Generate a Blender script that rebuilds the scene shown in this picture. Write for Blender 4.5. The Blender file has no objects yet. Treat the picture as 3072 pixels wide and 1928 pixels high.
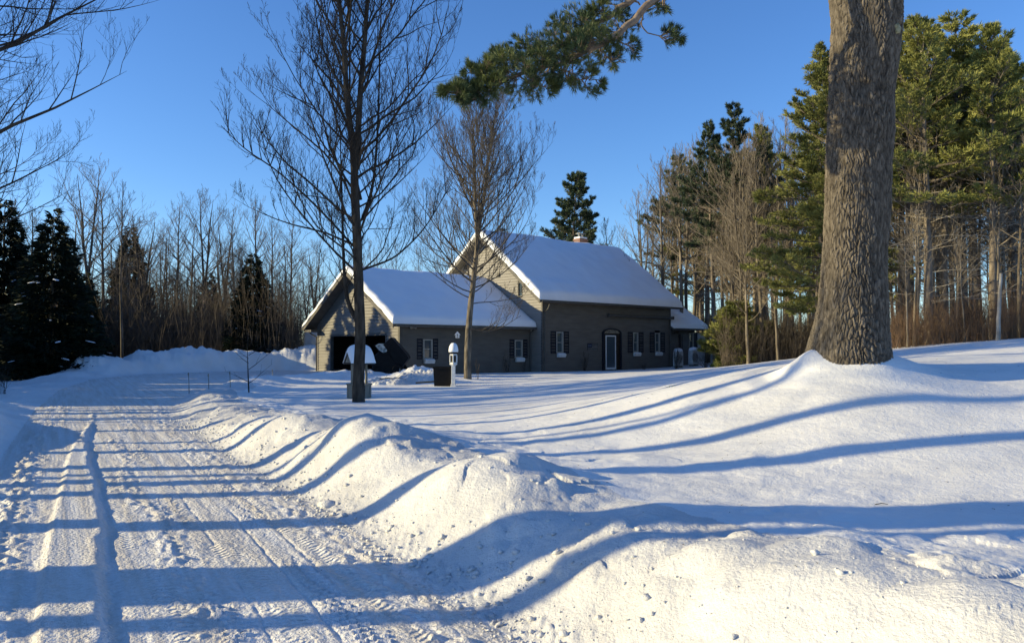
import bpy, math, random
import numpy as np
from math import radians as R, sin, cos, pi, sqrt, exp
from mathutils import Vector

random.seed(7)
rng = np.random.default_rng(7)
sc = bpy.context.scene
COL = sc.collection

# ------------------------------------------------------------------ camera, sky, sun, exposure
F = 788.0                      # focal length in pixels of a 1024 px wide picture
HOR = 347.0
CAMZ = 1.6
PITCH = math.atan((HOR - 321.0) / F)
cam = bpy.data.cameras.new('camera')
cam.sensor_width = 36.0
cam.lens = 36.0 * F / 1024.0
cam.clip_start = 0.05
cam.clip_end = 3000
camo = bpy.data.objects.new('camera', cam)
COL.objects.link(camo)
camo.location = (0, 0, CAMZ)
camo.rotation_euler = (pi / 2 + PITCH, 0, 0)
sc.camera = camo

SUN_EL = R(15.5)
SUN_AZ = R(5.0)                # behind the picture plane, from the left
L = Vector((-cos(SUN_AZ) * cos(SUN_EL), -sin(SUN_AZ) * cos(SUN_EL), sin(SUN_EL)))
world = bpy.data.worlds.new("World")
sc.world = world
world.use_nodes = True
wn = world.node_tree
bg = wn.nodes['Background']
sky = wn.nodes.new('ShaderNodeTexSky')
sky.sky_type = 'NISHITA'
sky.sun_disc = False
sky.sun_elevation = SUN_EL
sky.sun_rotation = math.atan2(L.x, L.y)
sky.altitude = 300
sky.air_density = 1.0
sky.dust_density = 0.22
sky.ozone_density = 4.6
hs = wn.nodes.new('ShaderNodeHueSaturation')
hs.inputs['Saturation'].default_value = 1.10
hs.inputs['Hue'].default_value = 0.508
hs.inputs['Value'].default_value = 1.0
wn.links.new(sky.outputs[0], hs.inputs['Color'])
wn.links.new(hs.outputs[0], bg.inputs['Color'])
bg.inputs['Strength'].default_value = 0.15
sl = bpy.data.lights.new('sun', 'SUN')
sl.energy = 4.9
sl.angle = R(0.5)
sl.color = (1.0, 0.835, 0.47)
so = bpy.data.objects.new('sun', sl)
COL.objects.link(so)
so.rotation_euler = L.to_track_quat('Z', 'Y').to_euler()
so.location = (-30, -5, 20)
vs = sc.view_settings
vs.view_transform = 'Standard'
vs.look = 'None'
vs.exposure = 0.60
vs.gamma = 1
vs.use_curve_mapping = False
sc.render.engine = 'CYCLES'
sc.cycles.max_bounces = 6
sc.cycles.diffuse_bounces = 3
sc.cycles.transparent_max_bounces = 8

# ------------------------------------------------------------------ helpers
FW = np.array((0, cos(PITCH), sin(PITCH)))
UP = np.array((0, -sin(PITCH), cos(PITCH)))


def P(u, v, d):
    """world point seen at picture pixel (u, v) at ground distance d"""
    r = np.array(((u - 512) / F, 0, 0)) + UP * ((321 - v) / F) + FW
    r = r * (d / r[1])
    return Vector((r[0], r[1], r[2] + CAMZ))


def tag(o, label=None, cat=None, group=None, kind=None):
    if label: o['label'] = label
    if cat: o['category'] = cat
    if group: o['group'] = group
    if kind: o['kind'] = kind
    return o


def empty(name, loc, label, cat, group=None, rz=0.0):
    o = bpy.data.objects.new(name, None)
    COL.objects.link(o)
    o.location = loc
    o.rotation_euler = (0, 0, rz)
    o.empty_display_size = 0.2
    return tag(o, label, cat, group)


def mesh_np(name, V, faces_arr, smooth=True):
    """faces_arr: list of (n,k) int arrays (k = 3 or 4)"""
    me = bpy.data.meshes.new(name)
    V = np.asarray(V, dtype=np.float32)
    me.vertices.add(len(V))
    me.vertices.foreach_set('co', V.ravel())
    faces_arr = [np.asarray(f, dtype=np.int32) for f in faces_arr if len(f)]
    tot = sum(f.size for f in faces_arr)
    nf = sum(len(f) for f in faces_arr)
    me.loops.add(tot)
    me.polygons.add(nf)
    me.loops.foreach_set('vertex_index', np.concatenate([f.ravel() for f in faces_arr]))
    ls = np.concatenate([np.full(len(f), f.shape[1]) for f in faces_arr])
    starts = np.concatenate([[0], np.cumsum(ls)[:-1]])
    me.polygons.foreach_set('loop_start', starts.astype(np.int32))
    me.polygons.foreach_set('use_smooth', np.full(nf, smooth))
    me.update(calc_edges=True)
    return me


def link(name, me, mat, parent=None, loc=None):
    o = bpy.data.objects.new(name, me)
    if mat is not None and not me.materials:
        me.materials.append(mat)
    COL.objects.link(o)
    if parent: o.parent = parent
    if loc is not None: o.location = loc
    return o


def copy_tree(o, parent=None):
    c = o.copy()
    COL.objects.link(c)
    c.parent = parent
    for ch in list(o.children):
        copy_tree(ch, c)
    return c


class MB:
    def __init__(self):
        self.v = []
        self.f = []

    def add(self, vs, fs):
        n = len(self.v)
        self.v += [tuple(p) for p in vs]
        self.f += [tuple(i + n for i in f) for f in fs]

    def box(self, x0, x1, y0, y1, z0, z1, fr=None):
        vs = [(x, y, z) for z in (z0, z1) for y in (y0, y1) for x in (x0, x1)]
        if fr: vs = [fr(*p) for p in vs]
        self.add(vs, [(0, 2, 3, 1), (4, 5, 7, 6), (0, 1, 5, 4), (2, 6, 7, 3), (0, 4, 6, 2), (1, 3, 7, 5)])

    def prism(self, poly, h0, h1, fn):
        """poly in 2-D, extruded from h0 to h1, fn(a, b, h) -> xyz"""
        n = len(poly)
        vs = [fn(a, b, h0) for a, b in poly] + [fn(a, b, h1) for a, b in poly]
        fs = [tuple(range(n))[::-1], tuple(range(n, 2 * n))] + [(i, (i + 1) % n, n + (i + 1) % n, n + i) for i in range(n)]
        self.add(vs, fs)

    def tube(self, pts, rad, n=8, cap=True):
        pts = [Vector(p) for p in pts]
        if not hasattr(rad, '__len__'): rad = [rad] * len(pts)
        vs = []
        for i, p in enumerate(pts):
            t = (pts[min(i + 1, len(pts) - 1)] - pts[max(i - 1, 0)]).normalized()
            ref = Vector((0, 0, 1)) if abs(t.z) < .9 else Vector((1, 0, 0))
            a = t.cross(ref).normalized(); b = t.cross(a)
            for k in range(n):
                w = 2 * pi * k / n
                vs.append(p + (a * cos(w) + b * sin(w)) * rad[i])
        fs = []
        for i in range(len(pts) - 1):
            for k in range(n):
                fs.append((i * n + k, i * n + (k + 1) % n, (i + 1) * n + (k + 1) % n, (i + 1) * n + k))
        if cap:
            fs.append(tuple(range(n)))
            fs.append(tuple(range((len(pts) - 1) * n, len(pts) * n))[::-1])
        self.add(vs, fs)

    def lathe(self, prof, n, cx=0, cy=0, rot=0.0):
        vs = []
        for r, z in prof:
            for k in range(n):
                w = 2 * pi * k / n + rot
                vs.append((cx + r * cos(w), cy + r * sin(w), z))
        fs = [(i * n + k, i * n + (k + 1) % n, (i + 1) * n + (k + 1) % n, (i + 1) * n + k)
              for i in range(len(prof) - 1) for k in range(n)]
        fs += [tuple(range(n))[::-1], tuple(range((len(prof) - 1) * n, len(prof) * n))]
        self.add(vs, fs)

    def build(self, name, mat, parent=None, smooth=False, bevel=0.0):
        me = bpy.data.meshes.new(name)
        me.from_pydata([tuple(p) for p in self.v], [], self.f)
        me.update()
        if smooth:
            me.polygons.foreach_set('use_smooth', [True] * len(me.polygons))
        o = link(name, me, mat, parent)
        if bevel:
            b = o.modifiers.new('bevel', 'BEVEL'); b.width = bevel; b.segments = 2
            b.limit_method = 'ANGLE'
        return o


# ---- numpy noise
def _h(ix, iy, iz, seed):
    n = (ix.astype(np.int64) * 374761393 + iy.astype(np.int64) * 668265263 + iz.astype(np.int64) * 2147483647 + seed * 974634777) & 0xffffffff
    n = ((n ^ (n >> 13)) * 1274126177) & 0xffffffff
    n = n ^ (n >> 16)
    return (n & 0xffffff) / float(0x1000000)


def vnoise(x, y, seed=0):
    x = np.asarray(x, float); y = np.asarray(y, float)
    ix = np.floor(x); iy = np.floor(y)
    fx = x - ix; fy = y - iy
    fx = fx * fx * fx * (fx * (fx * 6 - 15) + 10); fy = fy * fy * fy * (fy * (fy * 6 - 15) + 10)
    z = np.zeros_like(ix)
    a = _h(ix, iy, z, seed); b = _h(ix + 1, iy, z, seed); c = _h(ix, iy + 1, z, seed); d = _h(ix + 1, iy + 1, z, seed)
    return (a + (b - a) * fx + (c - a) * fy + (a - b - c + d) * fx * fy) * 2 - 1


def fbm(x, y, seed=0, oct=4, gain=.5):
    s = 0; a = 1; t = 0
    for i in range(oct):
        s = s + a * vnoise(x * 2 ** i + 17.3 * i, y * 2 ** i - 9.1 * i, seed + i)
        t += a; a *= gain
    return s / t


def worley(x, y, seed=0, jit=.9):
    ix = np.floor(x); iy = np.floor(y)
    f1 = np.full(np.shape(x), 9.0); f2 = np.full(np.shape(x), 9.0); cid = np.zeros(np.shape(x))
    for dx in (-1, 0, 1):
        for dy in (-1, 0, 1):
            cx = ix + dx; cy = iy + dy; z = np.zeros_like(cx)
            px = cx + .5 + (_h(cx, cy, z, seed) - .5) * jit; py = cy + .5 + (_h(cx, cy, z, seed + 5) - .5) * jit
            d = np.hypot(x - px, y - py)
            m = d < f1
            f2 = np.where(m, f1, np.minimum(f2, d)); cid = np.where(m, _h(cx, cy, z, seed + 9), cid)
            f1 = np.where(m, d, f1)
    return f1, f2, cid


def sstep(a, b, x):
    t = np.clip((x - a) / (b - a), 0, 1)
    return t * t * (3 - 2 * t)


# ------------------------------------------------------------------ materials
def mat(name, base=(.5, .5, .5), rough=.7, spec=.3, metal=0.0):
    m = bpy.data.materials.new(name)
    m.use_nodes = True
    b = m.node_tree.nodes['Principled BSDF']
    b.inputs['Base Color'].default_value = (*base, 1)
    b.inputs['Roughness'].default_value = rough
    b.inputs['Specular IOR Level'].default_value = spec
    b.inputs['Metallic'].default_value = metal
    return m


def nd(m, t, **kw):
    n = m.node_tree.nodes.new(t)
    for k, v in kw.items():
        if hasattr(n, k): setattr(n, k, v)
        else: n.inputs[k].default_value = v
    return n


def lk(m, a, b): m.node_tree.links.new(a, b)


def varied(name, c0, c1, scale=3.0, rough=.8, bump=0.0, bscale=None, stretch=(1, 1, 1), detail=6, spec=.2, obj=True, rnd=0.0):
    """two-colour noise material with optional bump; rnd adds per-object brightness change"""
    m = mat(name, c0, rough, spec)
    b = m.node_tree.nodes['Principled BSDF']
    tc = nd(m, 'ShaderNodeTexCoord'); mp = nd(m, 'ShaderNodeMapping')
    mp.inputs['Scale'].default_value = stretch
    lk(m, tc.outputs['Object'], mp.inputs[0])
    nz = nd(m, 'ShaderNodeTexNoise'); nz.inputs['Scale'].default_value = scale; nz.inputs['Detail'].default_value = detail
    lk(m, mp.outputs[0], nz.inputs['Vector'])
    cr = nd(m, 'ShaderNodeValToRGB')
    cr.color_ramp.elements[0].position = .35; cr.color_ramp.elements[0].color = (*c0, 1)
    cr.color_ramp.elements[1].position = .65; cr.color_ramp.elements[1].color = (*c1, 1)
    lk(m, nz.outputs[0], cr.inputs[0])
    out = cr.outputs[0]
    if rnd:
        oi = nd(m, 'ShaderNodeObjectInfo'); mr = nd(m, 'ShaderNodeMapRange')
        mr.inputs['To Min'].default_value = 1 - rnd; mr.inputs['To Max'].default_value = 1 + rnd
        lk(m, oi.outputs['Random'], mr.inputs[0])
        hv = nd(m, 'ShaderNodeHueSaturation')
        lk(m, mr.outputs[0], hv.inputs['Value']); lk(m, out, hv.inputs['Color'])
        out = hv.outputs[0]
    lk(m, out, b.inputs['Base Color'])
    if bump:
        n2 = nd(m, 'ShaderNodeTexNoise'); n2.inputs['Scale'].default_value = bscale or scale * 4; n2.inputs['Detail'].default_value = 6
        lk(m, mp.outputs[0], n2.inputs['Vector'])
        bp = nd(m, 'ShaderNodeBump'); bp.inputs['Strength'].default_value = 1; bp.inputs['Distance'].default_value = bump
        lk(m, n2.outputs[0], bp.inputs['Height']); lk(m, bp.outputs[0], b.inputs['Normal'])
    return m


def snow_mat(name, c0=(.74, .735, .72), c1=(.82, .815, .80), bump=.01, drive=False):
    m = mat(name, c1, .55, .35)
    b = m.node_tree.nodes['Principled BSDF']
    tc = nd(m, 'ShaderNodeTexCoord')
    nz = nd(m, 'ShaderNodeTexNoise'); nz.inputs['Scale'].default_value = .9; nz.inputs['Detail'].default_value = 8
    lk(m, tc.outputs['Object'], nz.inputs['Vector'])
    cr = nd(m, 'ShaderNodeValToRGB')
    cr.color_ramp.elements[0].position = .35; cr.color_ramp.elements[0].color = (*c0, 1)
    cr.color_ramp.elements[1].position = .6; cr.color_ramp.elements[1].color = (*c1, 1)
    lk(m, nz.outputs[0], cr.inputs[0])
    lk(m, cr.outputs[0], b.inputs['Base Color'])
    hts = []
    for s, a in ((14, .45), (55, .25), (190, .12)):
        n = nd(m, 'ShaderNodeTexNoise'); n.inputs['Scale'].default_value = s; n.inputs['Detail'].default_value = 3
        lk(m, tc.outputs['Object'], n.inputs['Vector'])
        mu = nd(m, 'ShaderNodeMath', operation='MULTIPLY'); mu.inputs[1].default_value = a
        lk(m, n.outputs[0], mu.inputs[0]); hts.append(mu.outputs[0])
    acc = hts[0]
    for h in hts[1:]:
        ad = nd(m, 'ShaderNodeMath', operation='ADD'); lk(m, acc, ad.inputs[0]); lk(m, h, ad.inputs[1]); acc = ad.outputs[0]
    if drive:
        # packed snow with long tyre streaks and rubbed-in grit, laid out along the driveway (UV = across, along)
        uv = nd(m, 'ShaderNodeUVMap'); mp = nd(m, 'ShaderNodeMapping'); mp.inputs['Scale'].default_value = (9.0, .35, 1)
        lk(m, uv.outputs[0], mp.inputs[0])
        n3 = nd(m, 'ShaderNodeTexNoise'); n3.inputs['Scale'].default_value = 1.0; n3.inputs['Detail'].default_value = 7
        lk(m, mp.outputs[0], n3.inputs['Vector'])
        c3 = nd(m, 'ShaderNodeValToRGB')
        c3.color_ramp.elements[0].position = .38; c3.color_ramp.elements[0].color = (.68, .645, .59, 1)
        c3.color_ramp.elements[1].position = .62; c3.color_ramp.elements[1].color = (.80, .79, .77, 1)
        lk(m, n3.outputs[0], c3.inputs[0])
        n4 = nd(m, 'ShaderNodeTexNoise'); n4.inputs['Scale'].default_value = 26; n4.inputs['Detail'].default_value = 5
        lk(m, tc.outputs['Object'], n4.inputs['Vector'])
        c4 = nd(m, 'ShaderNodeValToRGB')
        c4.color_ramp.elements[0].position = .36; c4.color_ramp.elements[0].color = (.86, .84, .81, 1)
        c4.color_ramp.elements[1].position = .56; c4.color_ramp.elements[1].color = (1, 1, 1, 1)
        lk(m, n4.outputs[0], c4.inputs[0])
        mx = nd(m, 'ShaderNodeMix', data_type='RGBA', blend_type='MULTIPLY'); mx.inputs[0].default_value = .8
        lk(m, c3.outputs[0], mx.inputs[6]); lk(m, c4.outputs[0], mx.inputs[7])
        lk(m, mx.outputs[2], b.inputs['Base Color'])
        mu = nd(m, 'ShaderNodeMath', operation='MULTIPLY'); mu.inputs[1].default_value = 1.3
        lk(m, n3.outputs[0], mu.inputs[0])
        ad = nd(m, 'ShaderNodeMath', operation='ADD'); lk(m, acc, ad.inputs[0]); lk(m, mu.outputs[0], ad.inputs[1]); acc = ad.outputs[0]
        sx = nd(m, 'ShaderNodeSeparateXYZ'); lk(m, uv.outputs[0], sx.inputs[0])
        nw = nd(m, 'ShaderNodeTexNoise'); nw.inputs['Scale'].default_value = .35; lk(m, tc.outputs['Object'], nw.inputs['Vector'])
        nm_ = nd(m, 'ShaderNodeTexNoise'); nm_.inputs['Scale'].default_value = 1.6; lk(m, tc.outputs['Object'], nm_.inputs['Vector'])
        def mt(op, a, b=None, c=None):
            x = nd(m, 'ShaderNodeMath', operation=op)
            for i_, q_ in enumerate((a, b, c)):
                if q_ is None: continue
                if isinstance(q_, (int, float)): x.inputs[i_].default_value = q_
                else: lk(m, q_, x.inputs[i_])
            return x.outputs[0]
        pw = mt('ADD', sx.outputs[0], mt('MULTIPLY', mt('SUBTRACT', nw.outputs[0], .5), .5))
        for c_, h_ in ((1.82, .10), (1.18, .09), (.62, .08), (-.38, .08)):
            da = mt('ABSOLUTE', mt('SUBTRACT', pw, c_))
            msk = mt('MULTIPLY', mt('LESS_THAN', da, h_), mt('GREATER_THAN', nm_.outputs[0], .46))
            wv_ = mt('SINE', mt('ADD', mt('MULTIPLY', sx.outputs[1], 92.0), mt('MULTIPLY', da, 60.0)))
            acc = mt('ADD', acc, mt('MULTIPLY', mt('MULTIPLY', wv_, .30), msk))
        n5 = nd(m, 'ShaderNodeTexNoise'); n5.inputs['Scale'].default_value = 34; n5.inputs['Detail'].default_value = 4
        lk(m, tc.outputs['Object'], n5.inputs['Vector'])
        mu = nd(m, 'ShaderNodeMath', operation='MULTIPLY'); mu.inputs[1].default_value = 1.1
        lk(m, n5.outputs[0], mu.inputs[0])
        ad = nd(m, 'ShaderNodeMath', operation='ADD'); lk(m, acc, ad.inputs[0]); lk(m, mu.outputs[0], ad.inputs[1]); acc = ad.outputs[0]
    bp = nd(m, 'ShaderNodeBump'); bp.inputs['Strength'].default_value = 1; bp.inputs['Distance'].default_value = bump
    lk(m, acc, bp.inputs['Height']); lk(m, bp.outputs[0], b.inputs['Normal'])
    return m


M = {}
M['snow'] = snow_mat('snow', bump=.02)
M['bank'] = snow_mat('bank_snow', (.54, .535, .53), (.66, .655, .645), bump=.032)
M['drive'] = snow_mat('packed_snow', bump=.022, drive=True)
M['roofsnow'] = snow_mat('roof_snow', (.84, .86, .89), (.88, .90, .92), bump=.008)
M['siding'] = varied('siding', (.118, .108, .094), (.145, .133, .116), scale=1.3, rough=.55, stretch=(1, 1, 4))  # one siding in three tones; here the front walls' shade is painted in
M['siding_lit'] = varied('siding_half_lit', (.165, .156, .142), (.20, .190, .173), scale=1.3, rough=.55, stretch=(1, 1, 4))  # same siding, paler: some sunlight on the garage front put into the colour
M['gable'] = varied('siding_sunlit', (.225, .213, .195), (.265, .250, .228), scale=1.3, rough=.6, stretch=(1, 1, 4))  # same siding, palest: the sun on the main gable painted into it
M['trim'] = varied('dark_trim', (.075, .072, .066), (.10, .096, .088), scale=5, rough=.5)
M['shutter'] = varied('shutter', (.012, .014, .022), (.02, .022, .03), scale=9, rough=.5)
M['white'] = varied('white_paint', (.62, .62, .60), (.74, .74, .72), scale=8, rough=.5)
M['frame'] = varied('window_frame', (.30, .29, .26), (.36, .35, .31), scale=8, rough=.5)
M['glass'] = mat('window_glass', (.06, .085, .10), .06, .9)
M['dark'] = varied('garage_dark', (.018, .016, .014), (.03, .027, .022), scale=2, rough=.9)
M['black'] = varied('black_plastic', (.003, .003, .0035), (.006, .006, .007), scale=6, rough=.6, spec=.2)
M['brick'] = mat('chimney_brick', (.32, .14, .09), .9)
M['greywood'] = varied('weathered_wood', (.16, .15, .12), (.26, .24, .20), scale=6, rough=.85, stretch=(1, 1, .2), bump=.004)
M['tarp'] = varied('white_tarp', (.68, .68, .66), (.80, .80, .78), scale=2.2, rough=.5, bump=.05, bscale=3)
M['metal'] = varied('grey_metal', (.22, .22, .21), (.30, .30, .29), scale=6, rough=.4)
M['hp'] = varied('heat_pump_shell', (.50, .50, .47), (.60, .60, .56), scale=6, rough=.5)
M['bark_far'] = varied('bark_far', (.10, .082, .062), (.24, .205, .16), scale=2.5, rough=.9, stretch=(1, 1, .4), rnd=.25)
M['bark_dark'] = varied('bark_maple', (.022, .019, .016), (.070, .061, .050), scale=9, rough=.9, stretch=(1, 1, .3), bump=.012, bscale=26)
M['twig'] = varied('twig_bark', (.028, .024, .020), (.062, .053, .044), scale=4, rough=.85, rnd=.2)
M['twig2'] = varied('twig_bark_pale', (.045, .039, .034), (.115, .10, .084), scale=4, rough=.85)
M['bark_mid'] = varied('bark_maple_pale', (.06, .052, .042), (.20, .17, .13), scale=9, rough=.9, stretch=(1, 1, .3), bump=.012, bscale=26)
M['twig_far'] = varied('twig_far', (.07, .056, .043), (.17, .14, .11), scale=3, rough=.9, rnd=.3)
M['trunk_far'] = varied('trunk_far', (.05, .042, .034), (.15, .13, .105), scale=3, rough=.9, stretch=(1, 1, .4), rnd=.3)
M['bark_pine'] = varied('bark_pine', (.10, .082, .064), (.22, .185, .15), scale=5, rough=.95, stretch=(1, 1, .35), bump=.02, bscale=14, rnd=.2)
M['deadlimb'] = varied('dead_limb', (.26, .23, .19), (.42, .38, .32), scale=4, rough=.9)
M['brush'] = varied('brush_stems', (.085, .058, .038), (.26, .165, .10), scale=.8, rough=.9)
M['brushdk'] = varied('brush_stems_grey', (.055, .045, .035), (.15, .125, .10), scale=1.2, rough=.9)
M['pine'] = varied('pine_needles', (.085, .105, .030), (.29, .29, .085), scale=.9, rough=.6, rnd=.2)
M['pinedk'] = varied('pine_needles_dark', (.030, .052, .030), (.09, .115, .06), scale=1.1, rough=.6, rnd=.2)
M['hemlock'] = varied('hemlock_needles', (.010, .018, .012), (.026, .040, .022), scale=1.1, rough=.7, rnd=.2)
M['needle_near'] = varied('near_needles', (.040, .070, .036), (.12, .145, .050), scale=2.2, rough=.5)
M['limb'] = varied('limb_bark', (.13, .10, .075), (.26, .20, .15), scale=9, rough=.9, bump=.01, bscale=24)
# big pine bark
mb = mat('big_pine_bark', (.2, .17, .14), .95, .15)
b_ = mb.node_tree.nodes['Principled BSDF']
at = nd(mb, 'ShaderNodeAttribute', attribute_name='plate')
nz_ = nd(mb, 'ShaderNodeTexNoise'); nz_.inputs['Scale'].default_value = 22; nz_.inputs['Detail'].default_value = 8
tc_ = nd(mb, 'ShaderNodeTexCoord'); mp_ = nd(mb, 'ShaderNodeMapping'); mp_.inputs['Scale'].default_value = (1, 1, .4)
lk(mb, tc_.outputs['Object'], mp_.inputs[0]); lk(mb, mp_.outputs[0], nz_.inputs['Vector'])
cr_ = nd(mb, 'ShaderNodeValToRGB')
cr_.color_ramp.elements[0].position = .3; cr_.color_ramp.elements[0].color = (.045, .038, .031, 1)
cr_.color_ramp.elements[1].position = .7; cr_.color_ramp.elements[1].color = (.175, .150, .120, 1)
lk(mb, nz_.outputs[0], cr_.inputs[0])
hv_ = nd(mb, 'ShaderNodeHueSaturation'); lk(mb, at.outputs['Fac'], hv_.inputs['Value']); lk(mb, cr_.outputs[0], hv_.inputs['Color'])
lk(mb, hv_.outputs[0], b_.inputs['Base Color'])
bp_ = nd(mb, 'ShaderNodeBump'); bp_.inputs['Distance'].default_value = .02; lk(mb, nz_.outputs[0], bp_.inputs['Height']); lk(mb, bp_.outputs[0], b_.inputs['Normal'])
M['bigbark'] = mb
# brick pattern
bb = M['brick']; bt = nd(bb, 'ShaderNodeTexBrick'); bt.inputs['Scale'].default_value = 9
bt.inputs['Color1'].default_value = (.24, .12, .085, 1); bt.inputs['Color2'].default_value = (.17, .085, .065, 1); bt.inputs['Mortar'].default_value = (.25, .22, .2, 1)
t2 = nd(bb, 'ShaderNodeTexCoord'); lk(bb, t2.outputs['Object'], bt.inputs['Vector']); lk(bb, bt.outputs[0], bb.node_tree.nodes['Principled BSDF'].inputs['Base Color'])

# ------------------------------------------------------------------ terrain
A2 = np.array((-.5, .8660254)); N2 = np.array((.8660254, .5))      # along / across the driveway
POLY = np.array([(4.2, -3.0), (3.35, -1.5), (1.9, 1.1), (.10, 4.22), (-.3, 4.95), (-.88, 6.0), (-1.63, 7.4), (-2.9, 9.5), (-4.7, 12.5), (-7.6, 17.5), (-9.4, 22), (-10.3, 26), (-9.9, 30.5),
                 (-8.4, 34), (-6.2, 36.6), (-5.6, 38.3), (-8, 41.4), (-11.0, 44.5), (-13, 45.0), (-16, 42.5), (-18.2, 39), (-17.6, 33), (-14.9, 26),
                 (-11.4, 18.9), (-7.6, 11.9), (-1.5, 1.3), (1.1, -3.2)])


def sdf(X, Y):
    d = np.full(X.shape, 1e9); inside = np.zeros(X.shape, bool)
    n = len(POLY)
    for i in range(n):
        a = POLY[i]; b = POLY[(i + 1) % n]; e = b - a
        wx = X - a[0]; wy = Y - a[1]
        t = np.clip((wx * e[0] + wy * e[1]) / (e @ e), 0, 1)
        d = np.minimum(d, np.hypot(wx - e[0] * t, wy - e[1] * t))
        c = (a[1] > Y) != (b[1] > Y)
        with np.errstate(divide='ignore', invalid='ignore'):
            xi = a[0] + (Y - a[1]) / (b[1] - a[1] + 1e-12) * e[0]
        inside ^= c & (X < xi)
    return np.where(inside, -d, d)


CP = np.array([(1.46, 3.63, .44), (2.1, 3.2, .46), (3.5, 1.5, .55), (3, -3, .6), (6, -2, 1.0),
               (0.6, 6.3, .34), (1.4, 5.9, .38), (3.9, 6.2, .43), (5.2, 8.1, .72), (6.25, 9.7, 1.06), (1.84, 7.7, .44), (2.2, 9.2, .55), (0, 10, .42), (1.2, 11, .62), (2.7, 10.5, .95), (4.5, 10.6, 1.20), (3.9, 8.6, .80), (4.3, 13, 1.30), (8, 8, 1.12), (6.6, 11.6, 1.38), (7.5, 4, .75),
               (0, 14, .42), (0, 18, .38), (0, 26, .32), (0, 34, .28), (-3, 12, .34), (-6, 20, .25), (-6, 30, .30), (-3, 36, .28), (3, 42, .28), (9, 46, .30), (12, 50, .40),
               (4.5, 16, .95), (3, 20, .66), (6, 25, .85), (8, 35, .6), (10, 15, 1.60), (9, 12, 1.47), (16, 22, 1.88), (20, 30, 2.0), (14, 34, 1.35), (14, 42, .75), (18, 48, .9), (25, 18, 2.3), (25, 34, 2.1), (30, 50, 1.6),
               (-12, 8, .15), (-20, 12, .2), (-14, 22, .12), (-20, 30, .08), (-26, 40, .05), (-14, 50, .1), (-40, 50, 0), (-40, 20, .2), (0, 60, .3), (-20, 62, 0), (20, 64, .9), (-10, -5, .2), (15, 0, 1.6), (40, 30, 2.6), (45, 60, 2.2)])


def _tps(r2): return np.where(r2 > 0, .5 * r2 * np.log(np.maximum(r2, 1e-12)), 0)


_n = len(CP)
_K = _tps(((CP[:, None, :2] - CP[None, :, :2]) ** 2).sum(-1)) + np.eye(_n) * .25
_Pm = np.hstack([np.ones((_n, 1)), CP[:, :2]])
_A = np.block([[_K, _Pm], [_Pm.T, np.zeros((3, 3))]])
_w = np.linalg.solve(_A, np.concatenate([CP[:, 2], np.zeros(3)]))


def yard(X, Y):
    Xc = np.clip(X, -45, 45); Yc = np.clip(Y, -8, 66)
    z = _w[_n] + _w[_n + 1] * Xc + _w[_n + 2] * Yc
    for i in range(_n):
        z = z + _w[i] * _tps((Xc - CP[i, 0]) ** 2 + (Yc - CP[i, 1]) ** 2)
    return z


BIG = (4.55, 10.55)           # the big pine


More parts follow.
